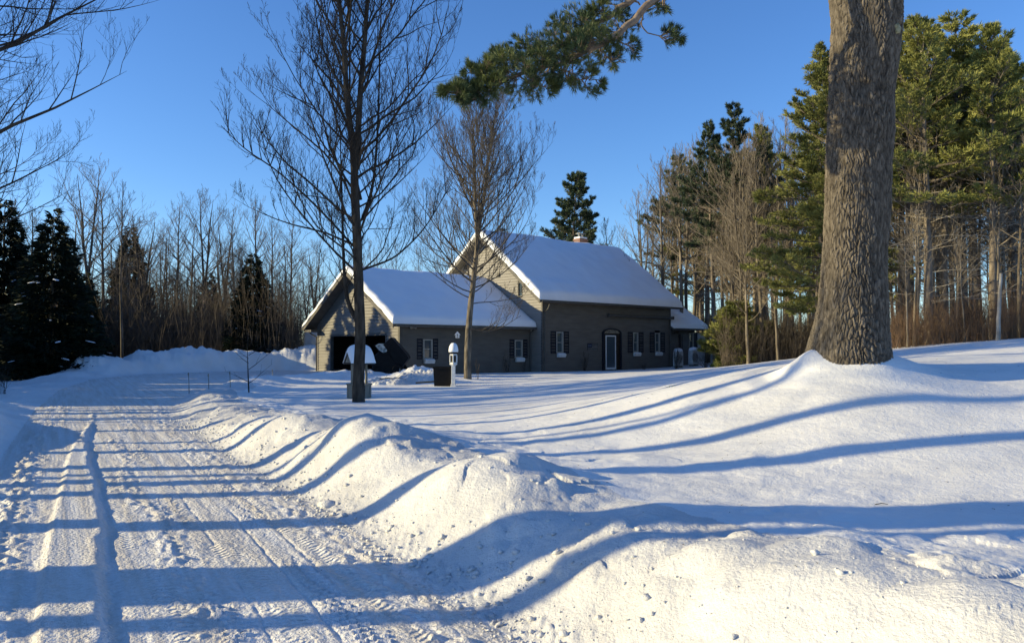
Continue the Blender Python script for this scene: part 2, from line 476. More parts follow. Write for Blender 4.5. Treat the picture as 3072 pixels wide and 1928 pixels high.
def height(X, Y, fine=True):
    X = np.asarray(X, float); Y = np.asarray(Y, float)
    e = sdf(X, Y)
    p = X * N2[0] + Y * N2[1]; q = X * A2[0] + Y * A2[1]
    zy = yard(X, Y)
    zd = .28 * sstep(6, 38, Y)
    right = sstep(.4, 1.6, p - (-.0))           # which side of the driveway
    far = sstep(28, 33, Y)
    # the wavy plough bank on the right
    wob = fbm(q * .45, p * .25, 3, 3)
    A = .17 + .17 * wob + .20 * np.exp(-((q - 6.15) / .75) ** 2) - .06 * np.exp(-((q - 4.75) / .5) ** 2) + .16 * np.exp(-((q - 9.2) / 1.0) ** 2) + .12 * np.exp(-((q - 12.3) / 1.2) ** 2) - .10 * np.exp(-((q - 2.2) / 1.8) ** 2)
    A = A * right + (1 - right) * (.08 + .34 * np.exp(-((q - 16.5) / 2.6) ** 2) - .03 * sstep(20, 26, q) + .12 * vnoise(q * .5, q * 0 + 3., 8) * sstep(12, 16, q))
    A = A * (1 - far) + far * .12
    w = .95 + .25 * fbm(q * .6, p * 0 + 1.7, 21, 2)
    rise = sstep(0, 1, e / w)
    face = rise ** .8
    bump = np.where(e < w, rise, np.exp(-((e - w) / 1.05) ** 2))
    z_out = zd * (1 - face) + zy * face + A * bump
    # ploughed heap behind the turning place
    heap = np.zeros_like(X)
    for (ax, ay, bx, by, hh, ww) in ((-20.0, 35.5, -20.2, 38.0, .40, 1.4), (-20.2, 38.0, -19.2, 41.5, .85, 1.7), (-19.2, 41.5, -15.6, 45.0, 1.20, 1.7), (-15.6, 45.0, -12.0, 46.6, 1.20, 1.5)):
        ex, ey = bx - ax, by - ay
        t = np.clip(((X - ax) * ex + (Y - ay) * ey) / (ex * ex + ey * ey), 0, 1)
        dd = np.hypot(X - ax - ex * t, Y - ay - ey * t)
        heap = np.maximum(heap, hh * np.exp(-(dd / ww) ** 2.4))
    nh = fbm(X * .55, Y * .55, 31, 4, .6)
    heap = heap * (1 + .45 * nh)
    f1, f2, ci = worley(X * 1.6, Y * 1.6, 41)
    heap = heap + sstep(.35, .9, heap) * (.26 * np.clip(.8 - f1, 0, 1) * ci + .10 * fbm(X * 3, Y * 3, 44, 4, .65) + .05 * fbm(X * 8, Y * 8, 46, 3))
    z_out = z_out + heap * sstep(0, .8, e)
    # lumps between the turning place and the yard
    lum = np.exp(-(((X + 6.8) / 2.6) ** 2 + ((Y - 33.2) / 2.0) ** 2)) * .20 * (1 + .8 * fbm(X * .8, Y * .8, 51, 3))
    lum = lum + np.exp(-(((X + 10.2) / 1.6) ** 2 + ((Y - 28.5) / 2.2) ** 2)) * .18 * (1 + .8 * fbm(X * .9, Y * .9, 52, 3))
    lum = lum + np.exp(-(((X + 3.6) / 1.3) ** 2 + ((Y - 31.3) / .9) ** 2)) * .42 * (1 + .7 * fbm(X * 2, Y * 2, 53, 3))
    z_out = z_out + lum * sstep(0, .8, e)
    # drift around the big pine
    dx = X - BIG[0]; dy = Y - BIG[1]; rr = np.hypot(dx, dy)
    drift = .30 * np.exp(-(np.maximum(rr - .45, 0) / .55) ** 1.1) + .20 * np.exp(-(((dx + .62) / .30) ** 2 + ((dy + .12) / .35) ** 2)) + .05 * np.exp(-(((dx - .75) / .3) ** 2 + (dy / .4) ** 2))
    drift = drift + .05 * np.exp(-((dx / .5) ** 2 + ((dy + .55) / .3) ** 2))
    z_out = z_out + drift
    # small wells round the maples
    for (tx, ty) in MAPLES:
        r2 = np.hypot(X - tx, Y - ty); z_out = z_out + .05 * np.exp(-(r2 / .8) ** 2)
    if fine:
        near = np.exp(-np.maximum(e - 1.6, 0) / 1.4)
        z_out = z_out + .022 * fbm(X * .7, Y * 1.1, 61, 3) + .010 * fbm(X * 2.2, Y * 3.5, 64, 2)
        f1, f2, ci = worley(X * 4.2, Y * 4.2, 71)
        lumps = np.clip(.55 - f1, 0, 1) * sstep(.55, .95, ci)
        patch = sstep(-.05, .45, fbm(X * .8, Y * .8, 73, 2))
        h1, h2, hi = worley(X * 2.3 + .3 * fbm(X * 3, Y * 3, 87, 2), Y * 2.3, 86)
        z_out = z_out + near * sstep(.15, .5, e) * (.075 * np.clip(.7 - h1, 0, 1) * sstep(.45, .9, hi) * right + .080 * lumps * patch + .020 * fbm(X * 6, Y * 6, 75, 4, .6) * (.25 + .75 * patch) + .045 * fbm(X * 1.7, Y * 1.7, 77, 3) + .035 * sstep(.3, .9, 1 - e / 1.3) * fbm(X * 3.4 + Y, Y * 3.4 - X, 83, 3))
        # churned crumbs at the foot of the bank
        foot = np.exp(-((e - .12) / .16) ** 2)
        g1, g2, gi = worley(X * 13, Y * 13, 79)
        z_out = z_out + foot * (.045 * np.clip(.6 - g1, 0, 1) * gi)
    # the driveway
    z_in = zd + .012 * fbm(p * 1.3, q * .25, 81, 2)
    wv = .03 * vnoise(q * .45, q * 0 + 1.0, 6)
    mr = np.interp(q, (0, 4.8, 8.1, 11, 15, 21), (.15, .25, .40, .42, .46, .82)) + wv + .022 * vnoise(q * 2.6, q * 0 + 2.0, 16) + .012 * vnoise(q * 9, q * 0 + 4.0, 17)
    ml = np.interp(q, (0, 4.9, 8.3, 12, 15, 19), (-.10, -.05, .0, .14, .32, .72)) + wv
    mid = (mr + ml) / 2
    fade = 1 - sstep(18, 22, q)
    hump = sstep(-.05, .02, p - ml) * (1 - sstep(-.03, .045, p - mr))
    z_in = z_in + fade * (.030 * hump + .009 * np.exp(-((p - mr + .05) / .035) ** 2) - .008 * np.exp(-((p - mr - .07) / .05) ** 2) + .005 * np.exp(-((p - ml - .03) / .04) ** 2))
    if fine:
        g1, g2, gi = worley(p * 9, q * 6.5, 91)
        lane = np.exp(-((p - mid - .55 - .15 * vnoise(q * .4, q * 0, 5)) / .17) ** 2) + np.exp(-((p - mid + .62) / .16) ** 2) + .9 * np.exp(-((e + .28) / .22) ** 2)
        z_in = z_in + .040 * lane * np.clip(.62 - g1, 0, 1) * (.4 + .6 * gi) * 1.5
        z_in = z_in + .010 * (1 - hump) * fbm(p * 9, q * 5, 93, 3, .7)
        for off, wd, dp_ in ((1.14, .045, .008), (1.30, .014, .010), (.98, .014, .008), (1.55, .016, .008), (-.62, .014, .008), (.62, .02, .006)):
            pp = p - mid - off - .06 * vnoise(q * .3, q * 0 + off, 7)
            z_in = z_in - dp_ * np.exp(-(pp / wd) ** 2) * sstep(-.5, .4, vnoise(q * .8, q * 0 + off * 9, 15))
        # tread of the tyres
        for off in (1.45, .78):
            pp = p - mid - off - .06 * vnoise(q * .25, q * 0 + off, 9)
            z_in = z_in + .010 * np.exp(-(pp / .10) ** 4) * np.sign(np.sin(q * 2 * pi / .085 + 12 * np.abs(pp))) * sstep(.1, .5, vnoise(q * .6, q * 0 + off, 19) + .45)
    k = sstep(-.12, .10, e)
    return z_in * (1 - k) + z_out * k


MAPLES = []
MAP1 = P(359, 404, 19.0); MAPLES.append((MAP1.x, MAP1.y))
MAP2 = P(467.5, 380, 31.0); MAPLES.append((MAP2.x, MAP2.y))


def gz(x, y): return float(height(np.array([x]), np.array([y]), False)[0])


def on(u, d, dz=0.0):
    """ground point in picture column u at distance d"""
    x = (u - 512) / F * d
    return Vector((x, d, gz(x, d) + dz))


def build_ground():
    fine_a = np.linspace(R(-36), R(36), 900)
    rest = np.linspace(R(36), R(324), 140)[1:-1]
    ang = np.concatenate([fine_a, rest])
    n1 = 860
    rad = np.exp(np.linspace(math.log(1.3), math.log(75), n1))
    rad = np.concatenate([[.35, .8], rad, [95, 130, 180, 260, 400, 700, 1200, 2400]])
    Rr, Aa = np.meshgrid(rad, ang, indexing='ij')
    X = Rr * np.sin(Aa); Y = Rr * np.cos(Aa)
    Z = height(X, Y)
    V = np.stack([X, Y, Z], -1).reshape(-1, 3)
    nr, na = X.shape
    i = np.arange(nr - 1)[:, None]; j = np.arange(na)[None, :]; j2 = (j + 1) % na
    Fq = np.stack([i * na + j, i * na + j2, (i + 1) * na + j2, (i + 1) * na + j], -1).reshape(-1, 4)[:, ::-1]
    V = np.vstack([V, [[0, 0, height(np.array([0.]), np.array([0.]))[0]]]])
    c = len(V) - 1
    j = np.arange(na); T = np.stack([j, np.full(na, c), (j + 1) % na], -1)
    cx = V[Fq, 0].mean(1); cy = V[Fq, 1].mean(1)
    e = sdf(cx, cy)
    drv = e < .02
    q = cx * A2[0] + cy * A2[1]
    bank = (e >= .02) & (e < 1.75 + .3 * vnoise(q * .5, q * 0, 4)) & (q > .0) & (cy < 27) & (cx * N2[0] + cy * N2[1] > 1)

    def sub(name, sel, tris, m, label=None):
        f = Fq[sel]; arr = [f]
        idx = np.unique(np.concatenate([f.ravel()] + ([tris.ravel()] if tris is not None else [])))
        rm = np.full(len(V), -1); rm[idx] = np.arange(len(idx))
        arr = [rm[f]]
        if tris is not None: arr.append(rm[tris])
        me = mesh_np(name, V[idx], arr)
        uvl = me.uv_layers.new(name='UVMap')
        co = V[idx]
        li = np.concatenate([a.ravel() for a in arr])
        U = np.stack([co[li, 0] * N2[0] + co[li, 1] * N2[1], co[li, 0] * A2[0] + co[li, 1] * A2[1]], -1).astype(np.float32)
        uvl.data.foreach_set('uv', U.ravel())
        o = link(name, me, m)
        o['kind'] = 'structure'
        return o

    sub('driveway', drv, T[:, ::-1], M['drive'])
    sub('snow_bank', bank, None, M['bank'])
    sub('ground', ~(drv | bank), None, M['snow'])


build_ground()


# ------------------------------------------------------------------ vegetation generators
def tubes(polys, sides_of):
    """polys: list of (pts(n,3), radii(n)); returns V, faces list (all quads)"""
    VV = []; FF = []; off = 0
    for pts, rad in polys:
        n = len(pts)
        k = sides_of(rad[0])
        t = np.empty_like(pts); t[1:-1] = pts[2:] - pts[:-2]; t[0] = pts[1] - pts[0]; t[-1] = pts[-1] - pts[-2]
        t /= np.linalg.norm(t, axis=1)[:, None] + 1e-9
        m = t.mean(0)
        ref = np.array((0., 0, 1)) if abs(m[2]) < .75 * np.linalg.norm(m) + 1e-9 else np.array((1., 0, 0))
        a = np.cross(t, ref); a /= np.linalg.norm(a, axis=1)[:, None] + 1e-9
        b = np.cross(t, a)
        w = np.arange(k) * 2 * pi / k
        ring = pts[:, None, :] + (a[:, None, :] * np.cos(w)[None, :, None] + b[:, None, :] * np.sin(w)[None, :, None]) * rad[:, None, None]
        VV.append(ring.reshape(-1, 3))
        i = np.arange(n - 1)[:, None]; j = np.arange(k)[None, :]
        f = np.stack([i * k + j, i * k + (j + 1) % k, (i + 1) * k + (j + 1) % k, (i + 1) * k + j], -1).reshape(-1, 4) + off
        FF.append(f[:, ::-1])
        off += n * k
    return np.concatenate(VV), np.concatenate(FF)


def unit(v): return v / (np.linalg.norm(v) + 1e-9)


def perp(d, g):
    a = np.cross(d, g.normal(size=3)); return unit(a)


def grow(g, out, p, d, Ln, r, lev, maxlev, up, wob, child_n, child_len, spread, nseg=None, minr=.004):
    n = nseg or max(3, min(8, int(Ln / .35) + 2))
    pts = [p]; dirs = [d]
    for i in range(n):
        d = unit(d + g.normal(size=3) * wob + np.array((0, 0, up)) * (1.0 / n))
        p = p + d * Ln / n
        pts.append(p); dirs.append(d)
    rad = np.maximum(r * (1 - np.linspace(0, 1, n + 1) ** 1.3) ** .9, minr * .6)
    out.setdefault(lev, []).append((np.array(pts), rad))
    if lev < maxlev:
        k = max(2, int(round(child_n[lev] * (.7 + .6 * g.random()))))
        for c in range(k):
            t = .18 + .82 * (c + g.random()) / k
            fi = t * n; i = min(int(fi), n - 1); q = pts[i] + (pts[i + 1] - pts[i]) * (fi - i)
            pd = dirs[i + 1]
            side = perp(pd, g)
            if side[2] < 0 and g.random() < .6: side = -side
            nd_ = unit(pd * cos(spread[lev]) + side * sin(spread[lev]))
            cl = Ln * child_len[lev] * (1.15 - .75 * t) * (.7 + .6 * g.random())
            cr = max(min(rad[i] * .62, .0072 * cl + .0025), minr)
            grow(g, out, q, nd_, cl, cr, lev + 1, maxlev, up, wob * 1.15, child_n, child_len, spread, None, minr)
    return pts


def bare_tree(seed, H, r0, crown0=.3, spread=.28, nmain=22, cn=(0, 7, 5, 3), maxlev=3, ang=(38, 62), leaders=1, minr=.0045, wob=.06, up=.45, lean=(0, 0), split=.45, ltilt=.14, limbk=.0095):
    """level 0 trunk(s), 1 main limbs, 2.. twigs"""
    g = np.random.default_rng(seed)
    out = {}
    stems = []
    n = 14
    p = np.zeros(3) + np.array((0, 0, -.3)); pts = [p.copy()]
    d = unit(np.array((lean[0], lean[1], 1.)))
    top = H if leaders == 1 else H * split
    for i in range(n):
        d = unit(d + g.normal(size=3) * .025 + np.array((0, 0, .03)))
        p = p + d * (top + .3) / n; pts.append(p.copy())
    rt = np.linspace(0, 1, n + 1)
    rb = r0 * (1 - rt * (1 if leaders == 1 else split)) ** .85 + .012
    rb[0] *= 1.35; rb[1] *= 1.06
    stems.append((np.array(pts), rb))
    if leaders > 1:
        base = pts[-1]
        for l in range(leaders):
            a = 2 * pi * l / leaders + g.random() * .8
            dd = unit(np.array((cos(a) * ltilt, sin(a) * ltilt, 1.))); q = base.copy() - dd * .05; pp = [q.copy()]
            for i in range(10):
                dd = unit(dd + g.normal(size=3) * .03 + np.array((0, 0, .05)))
                q = q + dd * (H * (1 - split) * (1 - .07 * l)) / 10; pp.append(q.copy())
            stems.append((np.array(pp), (rb[-1] * .78) * (1 - np.linspace(0, 1, 11)) ** .8 + .008))
    out[0] = stems
    br = {}
    zmin = H * crown0
    for k in range(nmain):
        f = (k + g.random()) / nmain
        z = zmin + (H * .97 - zmin) * f ** .9
        cand = [s for s in stems if s[0][0][2] - .01 <= z <= s[0][-1][2]]
        if not cand: cand = [stems[-1]]
        pts_, rd = cand[g.integers(len(cand))]
        i = int(np.clip(np.searchsorted(pts_[:, 2], z) - 1, 0, len(pts_) - 2))
        t = (z - pts_[i, 2]) / (pts_[i + 1, 2] - pts_[i, 2] + 1e-6)
        q = pts_[i] + (pts_[i + 1] - pts_[i]) * np.clip(t, 0, 1)
        az = k * 2.4 + g.normal() * .5
        el = R(ang[0] + (ang[1] - ang[0]) * f + g.normal() * 6)
        dd = np.array((cos(az) * cos(el), sin(az) * cos(el), sin(el)))
        Lm = H * spread * (1.18 * (1 - f) ** .75 + .14) * (.75 + .5 * g.random())
        Lm *= .62 + .38 * min(1, f / .3)
        r = min(rd[i] * .5, limbk * Lm + .004)
        grow(g, br, q, dd, Lm, max(r, minr), 1, maxlev, up, wob, cn, (0, .42, .45, .5), (0, R(38), R(40), R(40)), None, minr)
    return out, br


def tree_meshes(name, out, br, tmat, cmat):
    V, Fq = tubes(out[0], lambda r: 12 if r > .05 else 7)
    tm = mesh_np(name + '_trunk', V, [Fq]); tm.materials.append(tmat)
    polys = [p for l in br for p in br[l]]
    V, Fq = tubes(polys, lambda r: 6 if r > .03 else (4 if r > .009 else 3))
    cm = mesh_np(name + '_crown', V, [Fq]); cm.materials.append(cmat)
    return tm, cm


def make_tree(name, tm, cm, loc, label, cat, group=None, rz=0, s=1.0, extra=()):
    t = empty(name, loc, label, cat, group, rz)
    t.scale = (s, s, s) if not hasattr(s, '__len__') else s
    link('trunk', tm, None, t)
    link('crown', cm, None, t)
    for nm, me in extra: link(nm, me, None, t)
    return t


def needles(C, D, k, ln, wd, g, cone=.9, droop=0.0):
    """k thin triangles per tuft centre C with axis D"""
    n = len(C)
    C = np.repeat(C, k, 0); D = np.repeat(D, k, 0)
    r = g.normal(size=(n * k, 3)); r /= np.linalg.norm(r, axis=1)[:, None]
    d = D + r * cone; d[:, 2] -= droop
    d /= np.linalg.norm(d, axis=1)[:, None]
    s = np.cross(d, g.normal(size=(n * k, 3))); s /= np.linalg.norm(s, axis=1)[:, None]
    l = ln * (.65 + .7 * g.random((n * k, 1))); w = wd * (.7 + .6 * g.random((n * k, 1)))
    mid = C + d * l * .45
    V = np.stack([C, mid + s * w, C + d * l, mid - s * w], 1).reshape(-1, 3)
    Fq = np.arange(n * k * 4).reshape(-1, 4)
    return V, Fq


def pine_tree(seed, H, r0, crown0=.2, width=.2, whorl=.42, nbr=5, up0=5, up1=45, tuft_k=7, tl=.20, tw=.022, dead=0, side=5, sparse=1.0, shape=.8, cone=.75, jitter=.35):
    g = np.random.default_rng(seed)
    n = 16
    p = np.array((0, 0, -.3)); d = np.array((0, 0, 1.)); pts = [p.copy()]
    for i in range(n):
        d = unit(d + g.normal(size=3) * .015); p = p + d * (H + .3) / n; pts.append(p.copy())
    pts = np.array(pts); rb = r0 * (1 - np.linspace(0, 1, n + 1)) ** .9 + .01; rb[0] *= 1.3
    twigs = []; C = []; D = []; deadl = []
    z = H * crown0
    while z < H * .985:
        f = (z - H * crown0) / (H * (1 - crown0))
        env = H * width * ((1 - f) ** shape) * (1 if f > .12 else .65 + f * 2.9) + .18
        for b in range(nbr):
            if g.random() > sparse: continue
            az = 2 * pi * b / nbr + z * 5.1 + g.normal() * .35
            zz = z + g.normal() * whorl * .22
            i = int(np.clip((zz + .3) / (H + .3) * n, 0, n - 1)); t = (zz - pts[i, 2]) / (pts[i + 1, 2] - pts[i, 2])
            q = pts[i] + (pts[i + 1] - pts[i]) * np.clip(t, 0, 1)
            el = R(up0 + (up1 - up0) * f + g.normal() * 7)
            Lb = env * (1 - jitter + 2 * jitter * g.random() * .9)
            dd = np.array((cos(az) * cos(el), sin(az) * cos(el), sin(el)))
            m = 5; bp = [q]; bd = []
            for s_ in range(m):
                dd = unit(dd + g.normal(size=3) * .06 + np.array((0, 0, .07 if s_ > 1 else -.03)))
                q = q + dd * Lb / m; bp.append(q); bd.append(dd)
            bp = np.array(bp)
            twigs.append((bp, np.linspace(min(.012 * Lb + .006, .05), .005, m + 1)))
            for c in range(max(2, int(side * Lb / 1.2 + .5) * 2)):
                t = .25 + .75 * g.random(); fi = t * m; i2 = min(int(fi), m - 1)
                q2 = bp[i2] + (bp[i2 + 1] - bp[i2]) * (fi - i2)
                sd = np.cross(bd[i2], (0, 0, 1)); sd = unit(sd) * (1 if g.random() < .5 else -1)
                d2 = unit(bd[i2] * .8 + sd * .8 + np.array((0, 0, .15 + .3 * g.random())) + g.normal(size=3) * .15)
                l2 = Lb * .38 * (1.2 - t) * (.7 + .6 * g.random()) + .1
                twigs.append((np.array([q2, q2 + d2 * l2]), np.array((.008, .004))))
                for tt in (.45, .75, 1.0):
                    C.append(q2 + d2 * l2 * tt); D.append(unit(d2 + np.array((0, 0, .25))))
            C.append(bp[-1]); D.append(bd[-1]); C.append(bp[-2]); D.append(bd[-1])
        z += whorl * (.75 + .5 * g.random()) * (1 - .45 * f)
    for k in range(dead):
        zz = H * crown0 * (.25 + .85 * g.random()); az = g.random() * 6.28
        i = int(np.clip((zz + .3) / (H + .3) * n, 0, n - 1)); q = pts[i].copy(); q[2] = zz
        dd = np.array((cos(az), sin(az), -.05 + .25 * g.random()))
        grow(g, {}, q, dd, .1, .01, 3, 3, 0, .1, (0,), (0,), (0,))
        o_ = {}
        grow(g, o_, q, unit(dd), H * width * (.35 + .5 * g.random()), .016, 1, 2, .05, .12, (0, 4, 3), (0, .4, .4), (0, R(45), R(45)), None, .006)
        for l in o_: deadl += o_[l]
    V, Fq = tubes([(pts, rb)], lambda r: 12)
    nm = 'pine%d' % seed
    tm = mesh_np(nm + '_trunk', V, [Fq]); tm.materials.append(M['bark_pine'])
    C = np.array(C); D = np.array(D)
    V1, F1 = needles(C, D, tuft_k, tl, tw, g, cone)
    V2, F2 = tubes(twigs, lambda r: 4 if r > .012 else 3)
    cm = mesh_np(nm + '_crown', np.vstack([V1, V2]), [F1, F2 + len(V1)], smooth=False)
    cm.materials.append(None); cm.materials.append(M['bark_pine'])
    mi = np.concatenate([np.zeros(len(F1)), np.ones(len(F2))]).astype(np.int32)
    cm.polygons.foreach_set('material_index', mi)
    ex = []
    if deadl:
        V, Fq = tubes(deadl, lambda r: 4)
        dm = mesh_np(nm + '_dead', V, [Fq]); dm.materials.append(M['deadlimb']); ex.append(('dead_limbs', dm))
    return tm, cm, ex


def hemlock(seed, H, width=.27):
    """dense shaggy cone with drooping sprays"""
    g = np.random.default_rng(seed)
    N = 5200
    f = 1 - np.sqrt(g.random(N)) * .985
    az = g.random(N) * 2 * pi
    env = H * width * (1 - f) ** .8 * (1 + .22 * np.sin(az * 3 + f * 25 + seed) + .15 * np.sin(az * 5 - f * 40))
    rr = env * (g.random(N) ** .45)
    lay = .12 * np.sin(f * H * 2 * pi / .8 + az * 2)
    C = np.stack([rr * np.cos(az), rr * np.sin(az), .15 + f * H - rr * .22 + lay], -1)
    D = np.stack([np.cos(az), np.sin(az), np.full(N, -.12)], -1)
    V1, F1 = needles(C, D, 7, .34, .040, g, .55)
    pts = np.array([(0, 0, -.3), (0, 0, H * .5), (0, 0, H * .98)]); rb = np.array((.018 * H, .01 * H, .01))
    V, Fq = tubes([(pts, rb)], lambda r: 9)
    tm = mesh_np('hem%d_trunk' % seed, V, [Fq]); tm.materials.append(M['bark_pine'])
    # snow clots resting on the sprays
    n = 46; VV = []; FF = []
    ff = .08 + .55 * g.random(n); aa = g.random(n) * 2 * pi
    for i in range(n):
        en = H * width * (1 - ff[i]) ** .8 * (.9 + .2 * g.random())
        c = np.array((en * cos(aa[i]), en * sin(aa[i]), .2 + ff[i] * H - en * .2))
        s = (.05 + .10 * g.random() ** 2.2) * H / 8.5
        a_ = aa[i] + g.normal() * .5
        ring = []
        for (r_, z_) in ((1, 0), (.75, .22), (.2, .3)):
            for k in range(7):
                w = 2 * pi * k / 7; j = 1 + .3 * g.normal() * .5
                x_ = r_ * cos(w) * 1.6 * j; y_ = r_ * sin(w) * .8 * j
                ring.append(c + s * np.array((x_ * cos(a_) - y_ * sin(a_), x_ * sin(a_) + y_ * cos(a_), z_ - .25 * x_)))
        o = len(VV); VV += ring
        for l in range(2):
            for k in range(7): FF.append((o + l * 7 + k, o + l * 7 + (k + 1) % 7, o + (l + 1) * 7 + (k + 1) % 7, o + (l + 1) * 7 + k))
    cm = mesh_np('hem%d_crown' % seed, np.vstack([V1, np.array(VV)]), [F1, np.array(FF) + len(V1)], smooth=False)
    cm.materials.append(M['hemlock']); cm.materials.append(M['roofsnow'])
    cm.polygons.foreach_set('material_index', np.concatenate([np.zeros(len(F1)), np.ones(len(FF))]).astype(np.int32))
    return tm, cm, []


def recolor(cm, m):
    c = cm.copy(); c.materials[0] = m; return c


# ------------------------------------------------------------------ the big white pine at right
def big_pine():
    x0, y0 = BIG; zb = 1.05
    root = empty('pine_tree', (x0, y0, zb), 'huge near pine trunk rising out of a snow drift, with a needled limb reaching left', 'tree')
    # outline read off the photo: (v, left u, right u) -> centre line and radius at the trunk's distance
    prof = [(356, 807, 889), (346, 809, 887), (335, 812, 886), (320, 816, 886), (300, 819, 886), (275, 822, 885), (250, 824, 885), (220, 825, 887), (190, 826, 888), (160, 827, 889), (130, 828, 892), (110, 830, 892), (95, 831, 892),
            (70, 832, 895), (45, 833, 898), (20, 834, 900), (0, 832, 900), (-25, 830, 900)]
    zs = []; cx = []; rd = []
    for v, a, b in prof:
        pl = P(a, v, y0); pr = P(b, v, y0)
        zs.append(pl.z); cx.append((pl.x + pr.x) / 2); rd.append((pr.x - pl.x) / 2 * .985)
    zs = np.array([zb - .25] + zs + [8, 10, 13, 17]); cx = np.array([cx[0]] + cx + [cx[-1] - .02, cx[-1], cx[-1] + .05, cx[-1]]); rd = np.array([rd[0] * 1.12] + rd + [.40, .35, .25, .06])
    nz, na = 1150, 420
    Z = np.concatenate([np.linspace(zs[0], 6.8, nz), np.linspace(6.9, 17, 60)])
    rr = np.interp(Z, zs, rd); cc = np.interp(Z, zs, cx)
    k = np.ones(25) / 25
    rs = np.convolve(np.pad(rr, 12, mode='edge'), k, 'valid'); cs = np.convolve(np.pad(cc, 12, mode='edge'), k, 'valid')
    th = np.arange(na) * 2 * pi / na
    ZZ, TT = np.meshgrid(Z, th, indexing='ij')
    # seamless bark: worley cells on (angle, height), stretched upward
    def cells(nang, zs_, seed):
        u = TT / (2 * pi) * nang + .55 * vnoise(ZZ * 3.1, np.sin(TT) * 3 + np.cos(TT) * 5, seed) + .30 * vnoise(ZZ * 9, np.sin(TT) * 9 + np.cos(TT) * 7, seed + 2); v = ZZ * zs_ + 1.3 * vnoise(np.sin(TT) * 8, np.cos(TT) * 8 + ZZ, seed + 1)
        u2 = np.mod(u, nang)
        f1, f2, ci = worley(u2, v, seed)
        return f1, f2, ci
    f1, f2, ci = cells(64, 7.5, 3)
    edge = np.clip((f2 - f1) / .38, 0, 1)
    g1, g2, gi = cells(120, 20, 8)
    e2 = np.clip((g2 - g1) / .4, 0, 1)
    disp = .017 * edge ** .7 + .007 * e2 * edge + .010 * (ci - .5) * edge
    flute = .02 * np.sin(TT * 5 + 1.0 + ZZ * .3) * np.exp(-(ZZ - 1.2) / 1.2) + .012 * np.sin(TT * 3 + ZZ * .8)
    patchy = .75 + .5 * vnoise(np.cos(TT) * 3 + ZZ * .8, np.sin(TT) * 3 - ZZ * 1.1, 66)
    RR = rs[:, None] + disp * patchy * 1.25 - .018 + flute * np.minimum(1, 1)
    # knots
    for (kz, kt, kr, kh) in ((5.0, 4.35, .16, -.035), (4.62, 4.2, .07, .02), (3.45, 4.5, .13, .018), (3.0, 5.1, .12, .015), (2.55, 3.3, .15, .015)):
        dd = np.hypot((ZZ - kz), (np.angle(np.exp(1j * (TT - kt)))) * .42)
        RR = RR + kh * np.exp(-(dd / kr * 1.4) ** 2)
    X = cs[:, None] - x0 + RR * np.cos(TT); Yy = RR * np.sin(TT)
    V = np.stack([X, Yy, ZZ - zb], -1).reshape(-1, 3)
    n = len(Z)
    i = np.arange(n - 1)[:, None]; j = np.arange(na)[None, :]
    Fq = np.stack([i * na + j, i * na + (j + 1) % na, (i + 1) * na + (j + 1) % na, (i + 1) * na + j], -1).reshape(-1, 4)
    me = mesh_np('trunk', V, [Fq])
    at = me.attributes.new('plate', 'FLOAT', 'POINT')
    col = (.50 + .50 * edge ** .6) * (.78 + .42 * ci) * (.9 + .2 * patchy)
    at.data.foreach_set('value', col.astype(np.float32).ravel())
    trunk = link('trunk', me, M['bigbark'], root)
    # lichen patch
    mbk = MB(); g = np.random.default_rng(4)
    pc = P(882, 39, y0); ang = math.atan2(-1, .62)
    rim = []
    zc = pc.z; rc = float(np.interp(zc, Z, rs)) + .014; ccx = float(np.interp(zc, Z, cs)) - x0
    def surf(a, dz, lift=0): return (ccx + (rc + lift) * cos(a), (rc + lift) * sin(a), zc - zb + dz)
    tc = -.95
    vs = [surf(tc, 0, .012)]; m_ = 22
    for r_, lf in ((.5, .012), (.9, .008), (1.0, -.012)):
        for k in range(m_):
            w = 2 * pi * k / m_; j = 1 + .16 * sin(3 * w + 1) + .10 * sin(5 * w) + .05 * g.normal()
            vs.append(surf(tc + r_ * j * .145 * cos(w), r_ * j * .067 * sin(w), lf))
    fs = [(0, 1 + k, 1 + (k + 1) % m_) for k in range(m_)]
    for l in range(2):
        fs += [(1 + l * m_ + k, 1 + (l + 1) * m_ + k, 1 + (l + 1) * m_ + (k + 1) % m_, 1 + l * m_ + (k + 1) % m_) for k in range(m_)]
    mbk.add(vs, fs)
    o = mbk.build('lichen_patch', varied('lichen', (.17, .16, .09), (.30, .28, .18), scale=25, rough=.9), root, True)
    o['label'] = 'pale round lichen patch on the bark'
    # the needled limb, and other limbs above the picture
    g = np.random.default_rng(12)
    C = []; D = []; wood = []

    def limb_path(ctrl, rad, n=26):
        ctrl = np.array(ctrl, float); m = len(ctrl)
        t = np.linspace(0, m - 1, n)
        pts = np.stack([np.interp(t, np.arange(m), ctrl[:, k]) for k in range(3)], -1)
        ker = np.array((1, 2, 3, 2, 1)) / 9
        for k in range(3): pts[2:-2, k] = np.convolve(pts[:, k], ker, 'valid')
        pts[1:-1] += g.normal(size=(n - 2, 3)) * .014
        return pts, np.interp(t, np.arange(m), rad)

